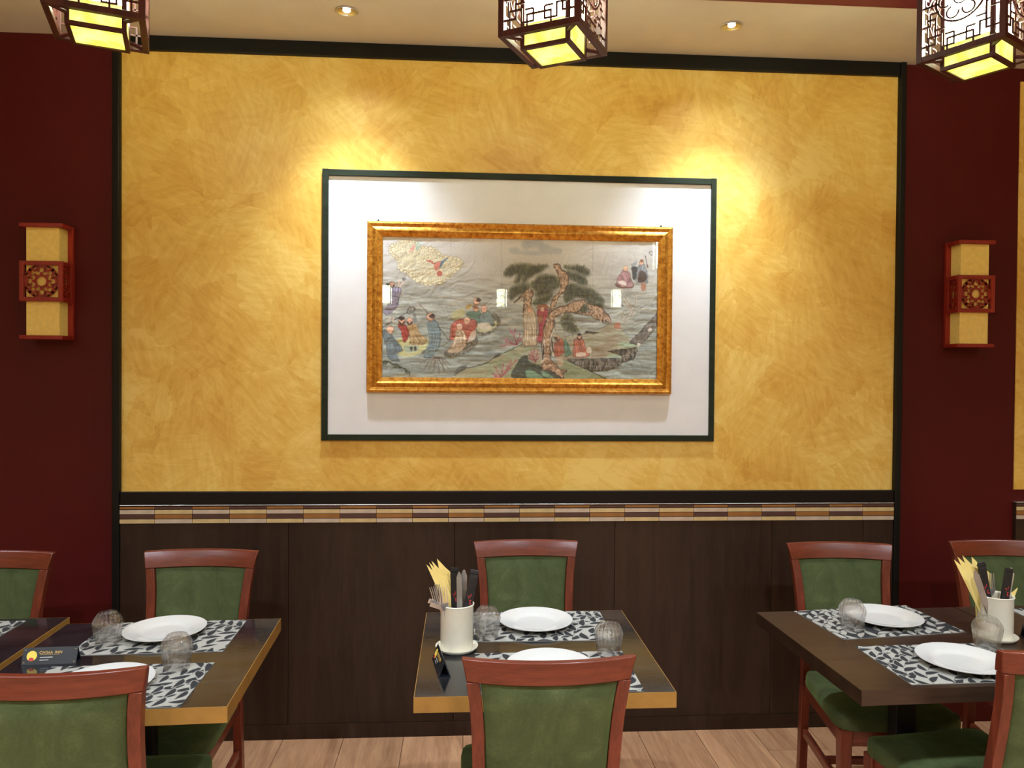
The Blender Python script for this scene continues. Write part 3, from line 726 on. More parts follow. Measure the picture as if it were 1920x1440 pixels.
    poly(z6([(700, 480), (770, 460), (810, 540), (780, 610), (690, 610)]), (66, 52, 46), 0.9, 1); head(1100 + 738 / 7.2, 440 + 345 / 7.2, 4.4, (120, 78, 60), 0, -0.7); poly(z6([(730, 630), (790, 630), (790, 720), (740, 730)]), (150, 100, 74), 0.9)
    poly(z6([(590, 370), (640, 350), (680, 300), (650, 390), (610, 400)]), (128, 130, 130), 0.8); line(z6([(785, 250), (820, 420)]), 1.2, (70, 50, 48), 0.9, False)
    line(z6([(840, 210), (865, 190), (895, 210), (870, 240), (840, 215)]), 1.1, (54, 48, 46), 0.9)
    for p in ([(450, 720), (520, 840), (600, 960), (610, 1050), (560, 1130), (500, 1160)], [(490, 880), (560, 960), (560, 1060), (500, 1140)], [(640, 760), (660, 900), (620, 1040)], [(540, 880), (590, 990)], [(300, 1160), (360, 1220), (420, 1250), (500, 1240)], [(460, 1160), (480, 1060), (520, 980)]):
        line(z6(p), 4.0, (186, 178, 158), 0.55); line(z6(p), 0.8, (84, 70, 60), 0.85)
    poly(z6([(370, 1190), (420, 1170), (460, 1200), (440, 1250), (380, 1240)]), (178, 108, 88), 0.8); poly(z6([(470, 920), (490, 935), (480, 950)]), (40, 38, 40), 0.9)
    # fold creases in the cloth
    for x in (937, 1109, 843): line([(x, 447), (x + 1, 711)], 0.7, (92, 92, 88), 0.35, False)
    line([(716, 578), (1236, 581)], 0.7, (100, 102, 98), 0.25, False)
    # hand-drawn wobble, fine weave and a slight washing-out
    wx = (fbm(gx / 4.5, gy / 4.5, 120, 3) - 0.44) * 3.4; wy = (fbm(gx / 4.5, gy / 4.5, 130, 3) - 0.44) * 3.4
    fx = np.clip((gx + wx - ox) * S - 0.5, 0, W - 1.001); fy = np.clip((gy + wy - oy) * S - 0.5, 0, H - 1.001)
    ix, iy = fx.astype(int), fy.astype(int); tx, ty_ = (fx - ix)[..., None], (fy - iy)[..., None]
    img = (img[iy, ix] * (1 - tx) + img[iy, ix + 1] * tx) * (1 - ty_) + (img[iy + 1, ix] * (1 - tx) + img[iy + 1, ix + 1] * tx) * ty_
    img = img * (0.96 + 0.08 * rng.rand(H, W))[..., None]
    img = np.clip(img * 1.04 + 22, 0, 255)
    # relief of the rumpled silk
    disp = 0.9 * (fbm(gx / 38 + 1.5 * fbm(gx / 60, gy / 60, 5), gy / 9, 41, 3) - 0.47) * np.clip((ty) * 2, 0.3, 1)
    ang = fbm(gx / 70, gy / 70, 61) * 6
    disp += 0.8 * (np.abs(fbm((gx * np.cos(0.7) + gy * np.sin(0.7)) / 13 + ang, (gy * np.cos(0.7) - gx * np.sin(0.7)) / 70, 51, 3) - 0.45))
    return img, disp, W, H

def silk_mesh(w, h):
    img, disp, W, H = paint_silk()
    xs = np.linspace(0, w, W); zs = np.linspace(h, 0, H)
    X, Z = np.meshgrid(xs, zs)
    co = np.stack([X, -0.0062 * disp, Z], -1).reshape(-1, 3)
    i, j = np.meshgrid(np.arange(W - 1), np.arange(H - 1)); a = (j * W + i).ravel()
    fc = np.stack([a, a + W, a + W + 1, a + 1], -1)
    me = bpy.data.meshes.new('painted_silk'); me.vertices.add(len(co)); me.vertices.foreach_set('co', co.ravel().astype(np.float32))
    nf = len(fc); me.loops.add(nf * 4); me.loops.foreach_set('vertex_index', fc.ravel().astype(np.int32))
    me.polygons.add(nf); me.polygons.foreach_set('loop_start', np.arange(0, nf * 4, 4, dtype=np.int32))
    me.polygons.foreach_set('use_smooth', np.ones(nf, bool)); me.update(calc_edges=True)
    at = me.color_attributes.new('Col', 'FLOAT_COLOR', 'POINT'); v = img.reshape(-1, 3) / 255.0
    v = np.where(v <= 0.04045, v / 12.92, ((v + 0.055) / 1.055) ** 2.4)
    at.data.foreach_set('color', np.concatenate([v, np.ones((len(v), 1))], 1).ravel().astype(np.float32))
    me.materials.append(M['silk']); return me

gp = thing('framed_painting', 'painting of robed figures by water in a wide ornate gold frame', 'painting', (-0.416, -0.0075, 1.512))
GW, GH = 1.345, 0.742
FW = 0.066
prof = [(0.0, 0.0), (0.0, 0.018), (0.004, 0.023), (0.010, 0.025), (0.016, 0.022), (0.024, 0.021), (0.034, 0.026), (0.042, 0.027), (0.048, 0.023), (0.054, 0.021), (0.060, 0.020), (FW, 0.0178), (FW, 0.0)]
def rail(p0, p1, inward):
    """mitred moulding along p0->p1; profile measured inward from the outer edge"""
    mb = MB(); a = Vector(p0); b = Vector(p1); d = (b - a).normalized(); nI = Vector(inward); v = []
    for s, d0 in ((a, 1), (b, -1)):
        for t, hgt in prof:
            q = s + nI * t + d * t * d0; v.append((q.x, -hgt, q.y))
    m = len(prof); f = [tuple(range(m)), tuple(range(2 * m - 1, m - 1, -1))]
    f += [(i, (i + 1) % m, m + (i + 1) % m, m + i) for i in range(m)]
    return mb.add(v, f)
sides = [((0, 0), (GW, 0), (0, 1)), ((GW, 0), (GW, GH), (-1, 0)), ((GW, GH), (0, GH), (0, -1)), ((0, GH), (0, 0), (1, 0))]
for p0, p1, inn in sides:
    rl = rail(p0, p1, inn).build('frame_rail', M['gold'], gp, 25)
    a = Vector(p0); b = Vector(p1); d = (b - a); L = d.length; d.normalize(); nI = Vector(inn)
    for off, r, pitch, hh in ((0.0545, 0.0052, 0.0115, 0.020), (0.009, 0.0042, 0.0125, 0.024)):
        mb = MB(); s = off + 0.003
        while s < L - off:
            c = a + d * s + nI * off
            # little leaf tip: a squashed six-sided pyramid leaning along the rail
            ring = []
            for k in range(5):
                an = 2 * PI * k / 5
                q = c + d * math.cos(an) * pitch * 0.55 + nI * math.sin(an) * r; ring.append((q.x, -hh + 0.004, q.y))
            tip = c + d * 0.0025; mb.add(ring + [(tip.x, -hh - 0.0022, tip.y)], [(k, (k + 1) % 5, 5) for k in range(5)])
            s += pitch
        be = mb.build('beading', M['gold'], rl)
        be['kind'] = 'stuff'
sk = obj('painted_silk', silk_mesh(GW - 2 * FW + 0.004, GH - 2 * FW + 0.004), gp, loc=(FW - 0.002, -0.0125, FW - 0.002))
MB().box(FW - 0.001, GW - FW + 0.001, -0.0172, -0.0162, FW - 0.001, GH - FW + 0.001).build('glass', M['pane'], gp)
for x in (0.047, GW - 0.052):
    MB().lathe([(0.0, 0.0), (0.004, 0.0), (0.0045, 0.006), (0.002, 0.011), (0.0, 0.012)], 10, c=(x, -0.008, GH - 0.001)).build('hook', M['iron'], gp)

# ------------------------------------------------------------------ lattice helpers
def arc(cx, cy, r, a0, a1, n=10): return [(cx + r * math.cos(a0 + (a1 - a0) * i / n), cy + r * math.sin(a0 + (a1 - a0) * i / n)) for i in range(n + 1)]
def rosette(mb, w, d0, d1, Mx):
    """round fretwork: rings, C-scrolls and spurs inside a square of side w centred on the origin"""
    R = w / 2; bw = w * 0.036
    mb.strip(arc(0, 0, R * 0.97, 0, 2 * PI, 40)[:-1], bw * 1.3, d0, d1, Mx, True)
    mb.strip(arc(0, 0, R * 0.34, 0, 2 * PI, 28)[:-1], bw * 1.6, d0, d1, Mx, True)
    for k in range(4):
        a = k * PI / 2; ca, sa = math.cos(a), math.sin(a)
        rot = lambda p: [(x * ca - y * sa, x * sa + y * ca) for x, y in p]
        mb.strip(rot(arc(0, R * 0.66, R * 0.20, -0.6, PI + 0.6)), bw * 1.5, d0, d1, Mx)
        mb.strip(rot([(0, R * 0.36), (0, R * 0.55)]), bw * 2.4, d0, d1, Mx)
        mb.strip(rot(arc(R * 0.50, R * 0.50, R * 0.17, -1.2, 3.0)), bw * 1.6, d0, d1, Mx)
        mb.strip(rot(arc(R * 0.36, R * 0.74, R * 0.13, 0.4, 4.2)), bw * 1.4, d0, d1, Mx)
        mb.strip(rot(arc(R * 0.74, R * 0.36, R * 0.13, -2.6, 1.2)), bw * 1.4, d0, d1, Mx)
        mb.strip(rot([(R * 0.26, R * 0.26), (R * 0.42, R * 0.42)]), bw * 2.2, d0, d1, Mx)
        mb.strip(rot([(R * 0.60, R * 0.60), (R * 0.72, R * 0.72)]), bw * 2.0, d0, d1, Mx)
    return mb

# ------------------------------------------------------------------ wall sconces
def sconce(x, z, label):
    t = thing('wall_sconce', label, 'wall lamp', (x, -0.0005, z), 0, 'red wooden wall sconces')
    w, h, d = 0.172, 0.478, 0.102
    W2 = w / 2
    MB().box(-W2, W2, -0.018, 0, 0, h).build('back_plate', M['red_lacquer'], t, bevel=0.002)
    MB().box(-W2, W2, -d, -0.018, h - 0.016, h).build('top_cap', M['red_lacquer'], t, bevel=0.0015)
    MB().box(-W2, W2, -d, -0.018, 0, 0.016).build('bottom_cap', M['red_lacquer'], t, bevel=0.0015)
    MB().box(-W2 + 0.020, W2 - 0.020, -d + 0.016, -0.018, 0.016, h - 0.016).build('shade', M['shade'], t, bevel=0.001)
    z0, z1 = 0.156, 0.322; p = 0.017
    fr = MB()
    for sx in (-1, 1):
        xa, xb = (-W2, -W2 + p) if sx < 0 else (W2 - p, W2)
        fr.box(xa, xb, -d, -d + 0.012, z0, z1)
        fr.box(-W2 if sx < 0 else W2 - 0.012, -W2 + 0.012 if sx < 0 else W2, -0.032, -0.018, z0, z1)
        for za, zb in ((z0, z0 + p), (z1 - p, z1)):
            fr.box(-W2 if sx < 0 else W2 - 0.012, -W2 + 0.012 if sx < 0 else W2, -d + 0.012, -0.032, za, zb)
    for za, zb in ((z0, z0 + p), (z1 - p, z1)): fr.box(-W2 + p, W2 - p, -d, -d + 0.012, za, zb)
    g = fr.build('fret_box', M['red_lacquer'], t, bevel=0.001, segs=1)
    zc = (z0 + z1) / 2; pw = w - 2 * p
    rosette(MB(), pw, -0.002, 0.002, Matrix.Translation((0, -d + 0.006, zc))).build('fretwork', M['red_lacquer'], g)
    for sx in (-1, 1):
        Mx = Matrix.Translation((sx * (W2 - 0.006), -0.058, zc)) @ Matrix.Rotation(PI / 2, 4, 'Z') @ Matrix.Diagonal((0.46, 1, 1, 1))
        rosette(MB(), pw, -0.002, 0.002, Mx).build('fretwork', M['red_lacquer'], g)
    return t
sconce(-1.735, 1.725, 'red fretwork wall sconce with parchment shade on the maroon wall, left of the gold panel')
sconce(2.288, 1.732, 'red fretwork wall sconce with parchment shade on the maroon wall, right of the gold panel')

# ------------------------------------------------------------------ pendant lanterns
def lantern(loc, rotz, label):
    t = thing('pendant_lantern', label, 'lantern', loc, rotz, 'square rosewood pendant lanterns')
    s, h, p = 0.129, 0.34, 0.018         # half width, height, post
    f = MB()
    for sx in (-1, 1):
        for sy in (-1, 1):
            xa = sx * s; ya = sy * s; f.box(min(xa, xa - sx * p), max(xa, xa - sx * p), min(ya, ya - sy * p), max(ya, ya - sy * p), 0, h)
    for za, zb in ((0, p), (h - p, h)):
        for sg in (-1, 1):
            y0 = sg * s; f.box(-s + p, s - p, min(y0, y0 - sg * p), max(y0, y0 - sg * p), za, zb)
            f.box(min(y0, y0 - sg * p), max(y0, y0 - sg * p), -s + p, s - p, za, zb)
    fo = f.build('outer_frame', M['lan_wood'], t, bevel=0.001, segs=1)
    q = s - p; hh = h - 2 * p
    base = [[(0, .10), (.17, .10), (.17, .24), (.30, .24)], [(.08, 0), (.08, .18), (.25, .18), (.25, .05), (.42, .05), (.42, .17)], [(.33, 0), (.33, .12), (.5, .12)], [(0, .30), (.10, .30), (.10, .42), (.22, .42)], [(.0, .5), (.22, .5)], [(.17, .24), (.17, .36), (.05, .36)], [(.42, .17), (.30, .17)]]
    for k in range(4):
        Mx = Matrix.Rotation(k * PI / 2, 4, 'Z') @ Matrix.Translation((0, -s + p / 2, 0))
        mb = MB()
        for pl in base:
            for fx in (0, 1):
                for fz in (0, 1):
                    pts = [(-q + 2 * q * (1 - a if fx else a), p + hh * (1 - b if fz else b)) for a, b in pl]
                    mb.strip(pts, 0.0052, -0.002, 0.002, Mx)
        cz = h / 2
        mb.strip(arc(0, cz, 0.072, 0, 2 * PI, 36)[:-1], 0.0058, -0.002, 0.002, Mx, True)
        for j in range(6):
            a = j * PI / 3
            mb.strip(arc(0.046 * math.cos(a), cz + 0.046 * math.sin(a), 0.018, a - 2.4, a + 2.2, 12), 0.005, -0.002, 0.002, Mx)
        mb.strip(arc(0, cz, 0.020, 0, 2 * PI, 16)[:-1], 0.004, -0.002, 0.002, Mx, True)
        mb.build('lattice', M['lan_wood'], fo)
    i, pi_, zb = 0.078, 0.012, -0.026
    g = MB()
    for sx in (-1, 1):
        for sy in (-1, 1):
            xa = sx * i; ya = sy * i; g.box(min(xa, xa - sx * pi_), max(xa, xa - sx * pi_), min(ya, ya - sy * pi_), max(ya, ya - sy * pi_), zb, h)
    for za, ze in ((zb, zb + 0.011), (h - 0.011, h)):
        for sg in (-1, 1):
            y0 = sg * i; a, b = min(y0, y0 - sg * pi_), max(y0, y0 - sg * pi_)
            g.box(-i + pi_, i - pi_, a, b, za, ze); g.box(a, b, -i + pi_, i - pi_, za, ze)
    for sx in (-1, 1):
        for sy in (-1, 1):
            g.tube([(sx * i * 0.95, sy * i * 0.95, h - 0.006), (sx * (s - 0.008), sy * (s - 0.008), h - 0.006)], 0.006, 6)
            g.tube([(sx * i * 0.95, sy * i * 0.95, 0.007), (sx * (s - 0.008), sy * (s - 0.008), 0.007)], 0.006, 6)
    gi = g.build('inner_frame', M['lan_wood'], t)
    for k in range(4):
        a = k * PI / 2
        pl = MB().box(-i + pi_, i - pi_, -i + 0.004, -i + 0.006, 0.052, h - 0.012).build('lit_panel', M['glow_side'], gi); pl.rotation_euler = (0, 0, a)
        pl = MB().box(-i + pi_, i - pi_, -i + 0.004, -i + 0.006, zb + 0.011, 0.052).build('lit_panel', M['glow_low'], gi); pl.rotation_euler = (0, 0, a)
    MB().box(-i + pi_, i - pi_, -i + pi_, i - pi_, zb + 0.004, zb + 0.006).build('lit_panel', M['glow_low'], gi)
    MB().box(-s, s, -s, s, h, h + 0.010).build('lid', M['lan_wood'], t, bevel=0.002)
    MB().lathe([(0.006, h + 0.01), (0.006, CEIL - 0.012 - loc[2] - 0.022)], 10).build('rod', M['iron'], t, 60)
    MB().lathe([(0.0, CEIL - 0.0125 - loc[2]), (0.055, CEIL - 0.0125 - loc[2]), (0.055, CEIL - 0.02 - loc[2]), (0.012, CEIL - 0.036 - loc[2]), (0.0, CEIL - 0.036 - loc[2])], 24).build('ceiling_rose', M['lan_wood'], t, 40)
    return t
LZ = 2.60
ln = lantern((0.273, -1.022, LZ), math.radians(-28.6), 'lit rosewood lattice lantern hanging above the middle table')
dup(ln, (-1.075, -1.025, LZ), math.radians(19.5), 'lit rosewood lattice lantern hanging at the left, above the table with the upright sign')
dup(ln, (1.622, -1.030, LZ), math.radians(-58), 'lit rosewood lattice lantern cut off by the right edge, above the dark wood table')
for x, y, a, lb in [(0.62, -8.75, 18, 'seen small beside the pine in the picture glass'), (2.42, -8.55, 4, 'seen small by the dragon in the picture glass'),
                    (-1.17, -8.40, 2, 'seen at the left edge of the picture glass'), (1.97, -4.15, 6, 'seen in the upper right of the picture glass'),
                    (-1.9, -4.15, 25, 'unseen over the aisle on the left'), (3.75, -4.15, 12, 'added fill, unseen over the right aisle'), (-3.7, -4.15, 40, 'added fill, unseen over the far left aisle'),  # unseen lanterns from here on, most added for frontal wall light
                    (-2.9, -6.4, 10, 'added fill, unseen over the second aisle, left'), (4.2, -6.4, 33, 'added fill, unseen over the second aisle, right'), (-3.0, -8.5, 7, 'added fill, unseen near the opposite wall, left'), (4.2, -8.5, 21, 'added fill, unseen near the opposite wall, right')]:
    dup(ln, (x, y, LZ), math.radians(a), 'lit lattice lantern in the room behind, ' + lb)

# ------------------------------------------------------------------ chairs
def yb(z):      # rake of the back
    return -0.205 - 0.088 * max(0.0, (z - 0.45) / 0.47) if z > 0.45 else -0.205 - 0.03 * (0.45 - z) / 0.45
def hw(z):      # outer half width of the back frame
    if z < 0.45: return 0.178
    w = 0.178 + 0.010 * (z - 0.45) / 0.41
    if z > 0.66: w += 0.021 * ((z - 0.66) / 0.262) ** 2.6
    return w
def bow(u, z): return -0.036 * (1 - u * u) * min(1.0, max(0.0, (z - 0.42) / 0.40))
def make_chair(label):
    t = thing('dining_chair', label, 'chair', (0, 0, 0), 0, 'cherry wood chairs with green velvet')
    th = 0.028
    def crest(u, v, w):
        z = 0.862 + 0.060 * v; x = (2 * u - 1) * hw(z); y = yb(z) + bow(2 * u - 1, z) + th * (w - 0.5) * (1 - 0.25 * v)
        y -= 0.010 * max(0, v - 0.55) ** 1.2
        return (x, y, z - 0.006 * (2 * w - 1) * (v if w < 0.5 else 0) * 0)
    MB().mapped(20, 6, 2, crest).build('crest_rail', M['cherry_x'], t, 50, bevel=0.0028)
    for sx in (-1, 1):
        def post(u, v, w):
            z = 0.0 + 0.8618 * v; k = 0.031 if z > 0.4 else 0.031
            xo = hw(z); x = sx * (xo - k * u); ww = th if z > 0.45 else th + 0.006 * (0.45 - z) / 0.45
            return (x, yb(z) + bow(0.92, z) + ww * (w - 0.5), z)
        MB().mapped(1, 18, 1, post).build('leg', M['cherry_z'], t, 40, bevel=0.0018)
    def pad(u, v, w):
        z = 0.520 + 0.340 * v; U = 2 * u - 1; h_ = hw(z) - 0.0325; x = U * h_
        e = (1 - abs(U) ** 6) * (1 - abs(2 * v - 1) ** 6); puff = 0.006 + 0.011 * max(0, e) ** 0.5
        return (x, yb(z) + bow(U * 0.85, z) + (w * 2 - 1) * puff, z)
    MB().mapped(16, 14, 2, pad).build('back_pad', M['velvet'], t, 60)
    MB().mapped(12, 1, 1, lambda u, v, w: ((2 * u - 1) * (hw(0.5) - 0.031), yb(0.5) + bow((2 * u - 1) * .85, .5) + 0.024 * (w - 0.5), 0.487 + 0.031 * v)).build('lower_rail', M['cherry_x'], t, 50, bevel=0.003)
    def seat(u, v, w):
        U, V = 2 * u - 1, 2 * v - 1
        # square to rounded square
        r = 0.10; m = max(abs(U), abs(V)); q = (abs(U) ** 8 + abs(V) ** 8) ** (1 / 8) if m > 0 else 1
        s = (m / q) if q > 0 else 1; U, V = U * s, V * s
        hwid = 0.186 + (0.216 - 0.186) * (V + 1) / 2; x = U * hwid; y = 0.028 + V * 0.212
        e = max(0, (1 - abs(U) ** 5) * (1 - abs(V) ** 5))
        if w < 0.4: z = 0.412
        elif w < 0.8: z = 0.440
        else: z = 0.446 + 0.024 * e ** 0.45
        k = 1.0 if w < 0.8 else 0.985
        return (x * k, 0.028 + (y - 0.028) * k, z)
    MB().mapped(16, 16, 2, seat).build('seat', M['velvet'], t, 70)
    for sx in (-1, 1):
        xf, yf = sx * 0.186, 0.208
        MB().hexa([(xf - 0.016, yf - 0.016, 0), (xf + 0.016, yf - 0.016, 0), (xf + 0.016, yf + 0.016, 0), (xf - 0.016, yf + 0.016, 0)],
                  [(xf - 0.021, yf - 0.021, 0.411), (xf + 0.021, yf - 0.021, 0.411), (xf + 0.021, yf + 0.021, 0.411), (xf - 0.021, yf + 0.021, 0.411)]).build('leg', M['cherry_z'], t, bevel=0.003)
        a, b = (sx * 0.163, -0.190), (sx * 0.187, 0.188)
        ap = MB(); ap.hexa([(a[0] - .010, a[1], .352), (a[0] + .010, a[1], .352), (b[0] + .010, b[1], .352), (b[0] - .010, b[1], .352)], [(a[0] - .010, a[1], .411), (a[0] + .010, a[1], .411), (b[0] + .010, b[1], .411), (b[0] - .010, b[1], .411)])
        ap.build('apron', M['cherry_x'], t, bevel=0.002)
        st = MB(); z = 0.185; st.hexa([(a[0] - .009, a[1] - .01, z), (a[0] + .009, a[1] - .01, z), (b[0] + .009, b[1] + .004, z), (b[0] - .009, b[1] + .004, z)], [(a[0] - .009, a[1] - .01, z + .03), (a[0] + .009, a[1] - .01, z + .03), (b[0] + .009, b[1] + .004, z + .03), (b[0] - .009, b[1] + .004, z + .03)])
        st.build('stretcher', M['cherry_x'], t, bevel=0.002)
    MB().box(-0.166, 0.166, 0.198, 0.218, 0.352, 0.411).build('apron', M['cherry_x'], t, bevel=0.002)
    MB().box(-0.146, 0.146, -0.208, -0.190, 0.352, 0.411).build('apron', M['cherry_x'], t, bevel=0.002)
    MB().box(-0.172, 0.172, 0.000, 0.020, 0.188, 0.212).build('stretcher', M['cherry_x'], t, bevel=0.002)
    return t
R = math.radians
CREST = 0.293
def chair_at(cx, cy, deg):
    """origin for a chair whose crest corners' midpoint is at (cx, cy) and which faces deg"""
    a = R(deg); return (cx - math.sin(a) * CREST, cy + math.cos(a) * CREST, 0.0)
ch = make_chair('green velvet chair against the wall behind the middle table')
ch.location = chair_at(0.260, -0.315, 180); ch.rotation_euler.z = R(180)
def chair(cx, cy, deg, label): dup(ch, chair_at(cx, cy, deg), R(deg), label)
chair(-0.973, -0.440, 178.5, 'green velvet chair in front of the wainscot, behind the table with the upright sign')
chair(-1.716, -0.440, 179, 'green velvet chair against the maroon wall, cut off by the left edge')
chair(1.520, -0.396, 175.5, 'green velvet chair facing us behind the dark wood table, beside the right black trim')
chair(2.213, -0.378, 176, 'green velvet chair against the maroon wall, behind the right cutlery pot')
chair(0.213, -1.540, 0, 'green velvet chair seen from behind, drawn up to the middle table')
chair(-0.925, -1.565, 1.5, 'green velvet chair seen from behind in the lower left corner')
chair(1.542, -1.530, 6.5, 'green velvet chair in the lower right corner, turned with its seat showing')

# ------------------------------------------------------------------ tables
def table(cx, cy, w, d, rot, zt, kind, label, group, py=0.06):
    t = thing('dining_table', label, 'table', (cx, cy, 0), R(rot), group)
    th = 0.042; a, b = w / 2, d / 2; e = 0.002 if kind == 'slate' else 0.0012
    MB().box(-a + e, a - e, -b + e, b - e, zt - th + 0.001, zt).build('tabletop', M['slate'] if kind == 'slate' else M['wenge'], t)
    em = M['ochre_edge'] if kind == 'slate' else M['wenge']
    for x0, x1, y0, y1 in ((-a, a, -b, -b + e), (-a, a, b - e, b), (-a, -a + e, -b + e, b - e), (a - e, a, -b + e, b - e)):
        MB().box(x0, x1, y0, y1, zt - th, zt - 0.0004).build('edge_band', em, t)
    MB().box(-0.035, 0.035, py - 0.025, py + 0.025, 0.03, zt - th - 0.006).build('pedestal', M['iron'], t, bevel=0.004)
    MB().box(-0.20, 0.20, py - 0.20, py + 0.20, zt - th - 0.006, zt - th).build('mounting_plate', M['iron'], t)
    MB().hexa([(x * .12, py + y * .12, 0) for x, y in ((-1, -1), (1, -1), (1, 1), (-1, 1))], [(x * .11, py + y * .11, .03) for x, y in ((-1, -1), (1, -1), (1, 1), (-1, 1))]).build('foot', M['iron'], t, bevel=0.004)
    return t
table(0.228, -1.010, 0.700, 0.701, 0, 0.75, 'slate', 'square glossy dark table with ochre edge in the middle of the row', 'glossy dark tables with ochre edges', 0.08)
table(-0.952, -1.062, 0.698, 0.690, 2.4, 0.75, 'slate', 'square glossy dark table with ochre edge carrying the upright sign, at the left', 'glossy dark tables with ochre edges')
table(-1.665, -1.040, 0.698, 0.690, 2.4, 0.7565, 'slate', 'glossy dark table at the left edge, pushed against the one with the sign', 'glossy dark tables with ochre edges')
table(1.447, -1.026, 0.755, 0.675, 2.0, 0.75, 'wenge', 'dark brown wood table with plain thick edge at the right', 'dark wood tables')
table(2.206, -1.000, 0.755, 0.675, 2.0, 0.75, 'wenge', 'dark brown wood table cut off by the right edge, behind the cutlery pot', 'dark wood tables')

# ------------------------------------------------------------------ placemats
def mat_mesh(inv, seed):
    w, h, nx, ny = 0.450, 0.292, 240, 156
    X, Y = np.meshgrid(np.linspace(-w / 2, w / 2, nx), np.linspace(-h / 2, h / 2, ny)); r = np.random.RandomState(seed)
    leaf = np.zeros(X.shape)
    def leaf_at(x, y, a, L, wd):
        dx, dy = X - x, Y - y; u = dx * math.cos(a) + dy * math.sin(a); v = -dx * math.sin(a) + dy * math.cos(a)
        s = u / L; v = v - 0.18 * L * (s * (1 - s)) * 2
        half = wd * np.clip(np.sin(np.clip(s, 0, 1) * PI) ** 0.8, 0, 1) * (1.15 - 0.5 * s)
        d = np.where((s > 0) & (s < 1), half - np.abs(v), -np.hypot(np.where(s < 0, s, np.where(s > 1, s - 1, 0)) * L, v))
        return np.clip(d / 0.0016 + 0.5, 0, 1), np.clip((d + 0.0030) / 0.0016 + 0.5, 0, 1)
    stems = []
    for k in range(-6, 14):
        x0 = -w / 2 + 0.060 * k; y0 = -h / 2 - 0.02; ang = 1.02
        x, y = x0, y0; i = 0
        while y < h / 2 + 0.02:
            ang2 = ang + 0.35 * math.sin(i * 0.7 + k * 1.3)
            nxp, nyp = x + 0.029 * math.cos(ang2), y + 0.029 * math.sin(ang2)
            dx, dy = nxp - x, nyp - y; L2 = dx * dx + dy * dy
            tt = np.clip(((X - x) * dx + (Y - y) * dy) / L2, 0, 1); dd = np.hypot(X - x - tt * dx, Y - y - tt * dy)
            leaf = np.maximum(leaf, np.clip((0.0011 - dd) / 0.0012 + 0.5, 0, 1) * 0.9)
            side = 1 if (i + k) % 2 else -1
            L = r.uniform(0.050, 0.068); fi, ol = leaf_at(x, y, ang2 + side * r.uniform(0.40, 0.75), L, L * r.uniform(0.16, 0.215)); leaf = np.maximum(leaf * (1 - ol), fi)
            x, y = nxp, nyp; i += 1
    lt, dk = np.array(lin((166, 162, 150))[:3]), np.array(lin((50, 50, 50))[:3])
    f = leaf[..., None]; col = lt * (1 - f) + dk * f if not inv else dk * (1 - f) + lt * f
    thr = 0.92 + 0.16 * r.rand(ny, nx); col = col * thr[..., None]
    co = np.stack([X, Y, np.full(X.shape, 0.0018)], -1).reshape(-1, 3)
    i, j = np.meshgrid(np.arange(nx - 1), np.arange(ny - 1)); a = (j * nx + i).ravel()
    fc = [tuple(q) for q in np.stack([a, a + 1, a + nx + 1, a + nx], -1).tolist()]
    # skirt and underside
    n0 = len(co); edge = [(-w / 2, -h / 2), (w / 2, -h / 2), (w / 2, h / 2), (-w / 2, h / 2)]
    cor = [0, nx - 1, nx * ny - 1, nx * (ny - 1)]
    low = [(x, y, 0.0) for x, y in edge]
    vs_ = co.tolist() + low; fc.append((n0 + 3, n0 + 2, n0 + 1, n0))
    row = [list(range(nx)), [nx * k + nx - 1 for k in range(ny)], list(range(nx * ny - 1, nx * (ny - 1) - 1, -1)), [nx * k for k in range(ny - 1, -1, -1)]]
    for k in range(4): fc.append(tuple([n0 + k, n0 + (k + 1) % 4] + row[k][::-1]))
    me = bpy.data.meshes.new('placemat'); me.from_pydata(vs_, [], fc)
    at = me.color_attributes.new('Col', 'FLOAT_COLOR', 'POINT')
    c4 = np.concatenate([np.concatenate([col.reshape(-1, 3), np.tile(lt, (4, 1))]), np.ones((len(vs_), 1))], 1)
    at.data.foreach_set('color', c4.ravel().astype(np.float32)); me.materials.append(M['mat_cloth']); return me
mm = [mat_mesh(False, 5), mat_mesh(True, 5)]
def mat(x, y, deg, label, inv=0, z=0.75, flip=0):
    o = obj('placemat', mm[inv]); o.location = (x, y, z + 0.0001); o.rotation_euler.z = R(deg + 180 * flip)
    tag(o, label, 'placemat', 'leaf patterned woven placemats')
mat(0.268, -0.818, -0.5, 'grey leaf placemat at the wall side of the middle table')
mat(0.268, -1.208, 0.0, 'grey leaf placemat at the near side of the middle table, under the nearer plate', flip=1)
mat(-0.948, -0.872, 2.0, 'grey leaf placemat at the wall side of the table with the upright sign')
mat(-0.935, -1.252, 1.5, 'grey leaf placemat at the near side of the table with the upright sign', flip=1)
mat(-1.676, -0.868, 1.0, 'grey leaf placemat at the wall side of the table cut by the left edge', z=0.7565, flip=1)
mat(-1.608, -1.215, 2.4, 'grey leaf placemat at the near side of the table cut by the left edge', z=0.7565)
mat(1.437, -0.822, 6.5, 'placemat with pale leaves on dark, wall side of the dark wood table', inv=1)
mat(1.462, -1.196, 1.0, 'grey leaf placemat at the near side of the dark wood table')
mat(2.225, -0.845, 2.0, 'grey leaf placemat at the right edge, behind the cutlery pot', flip=1)

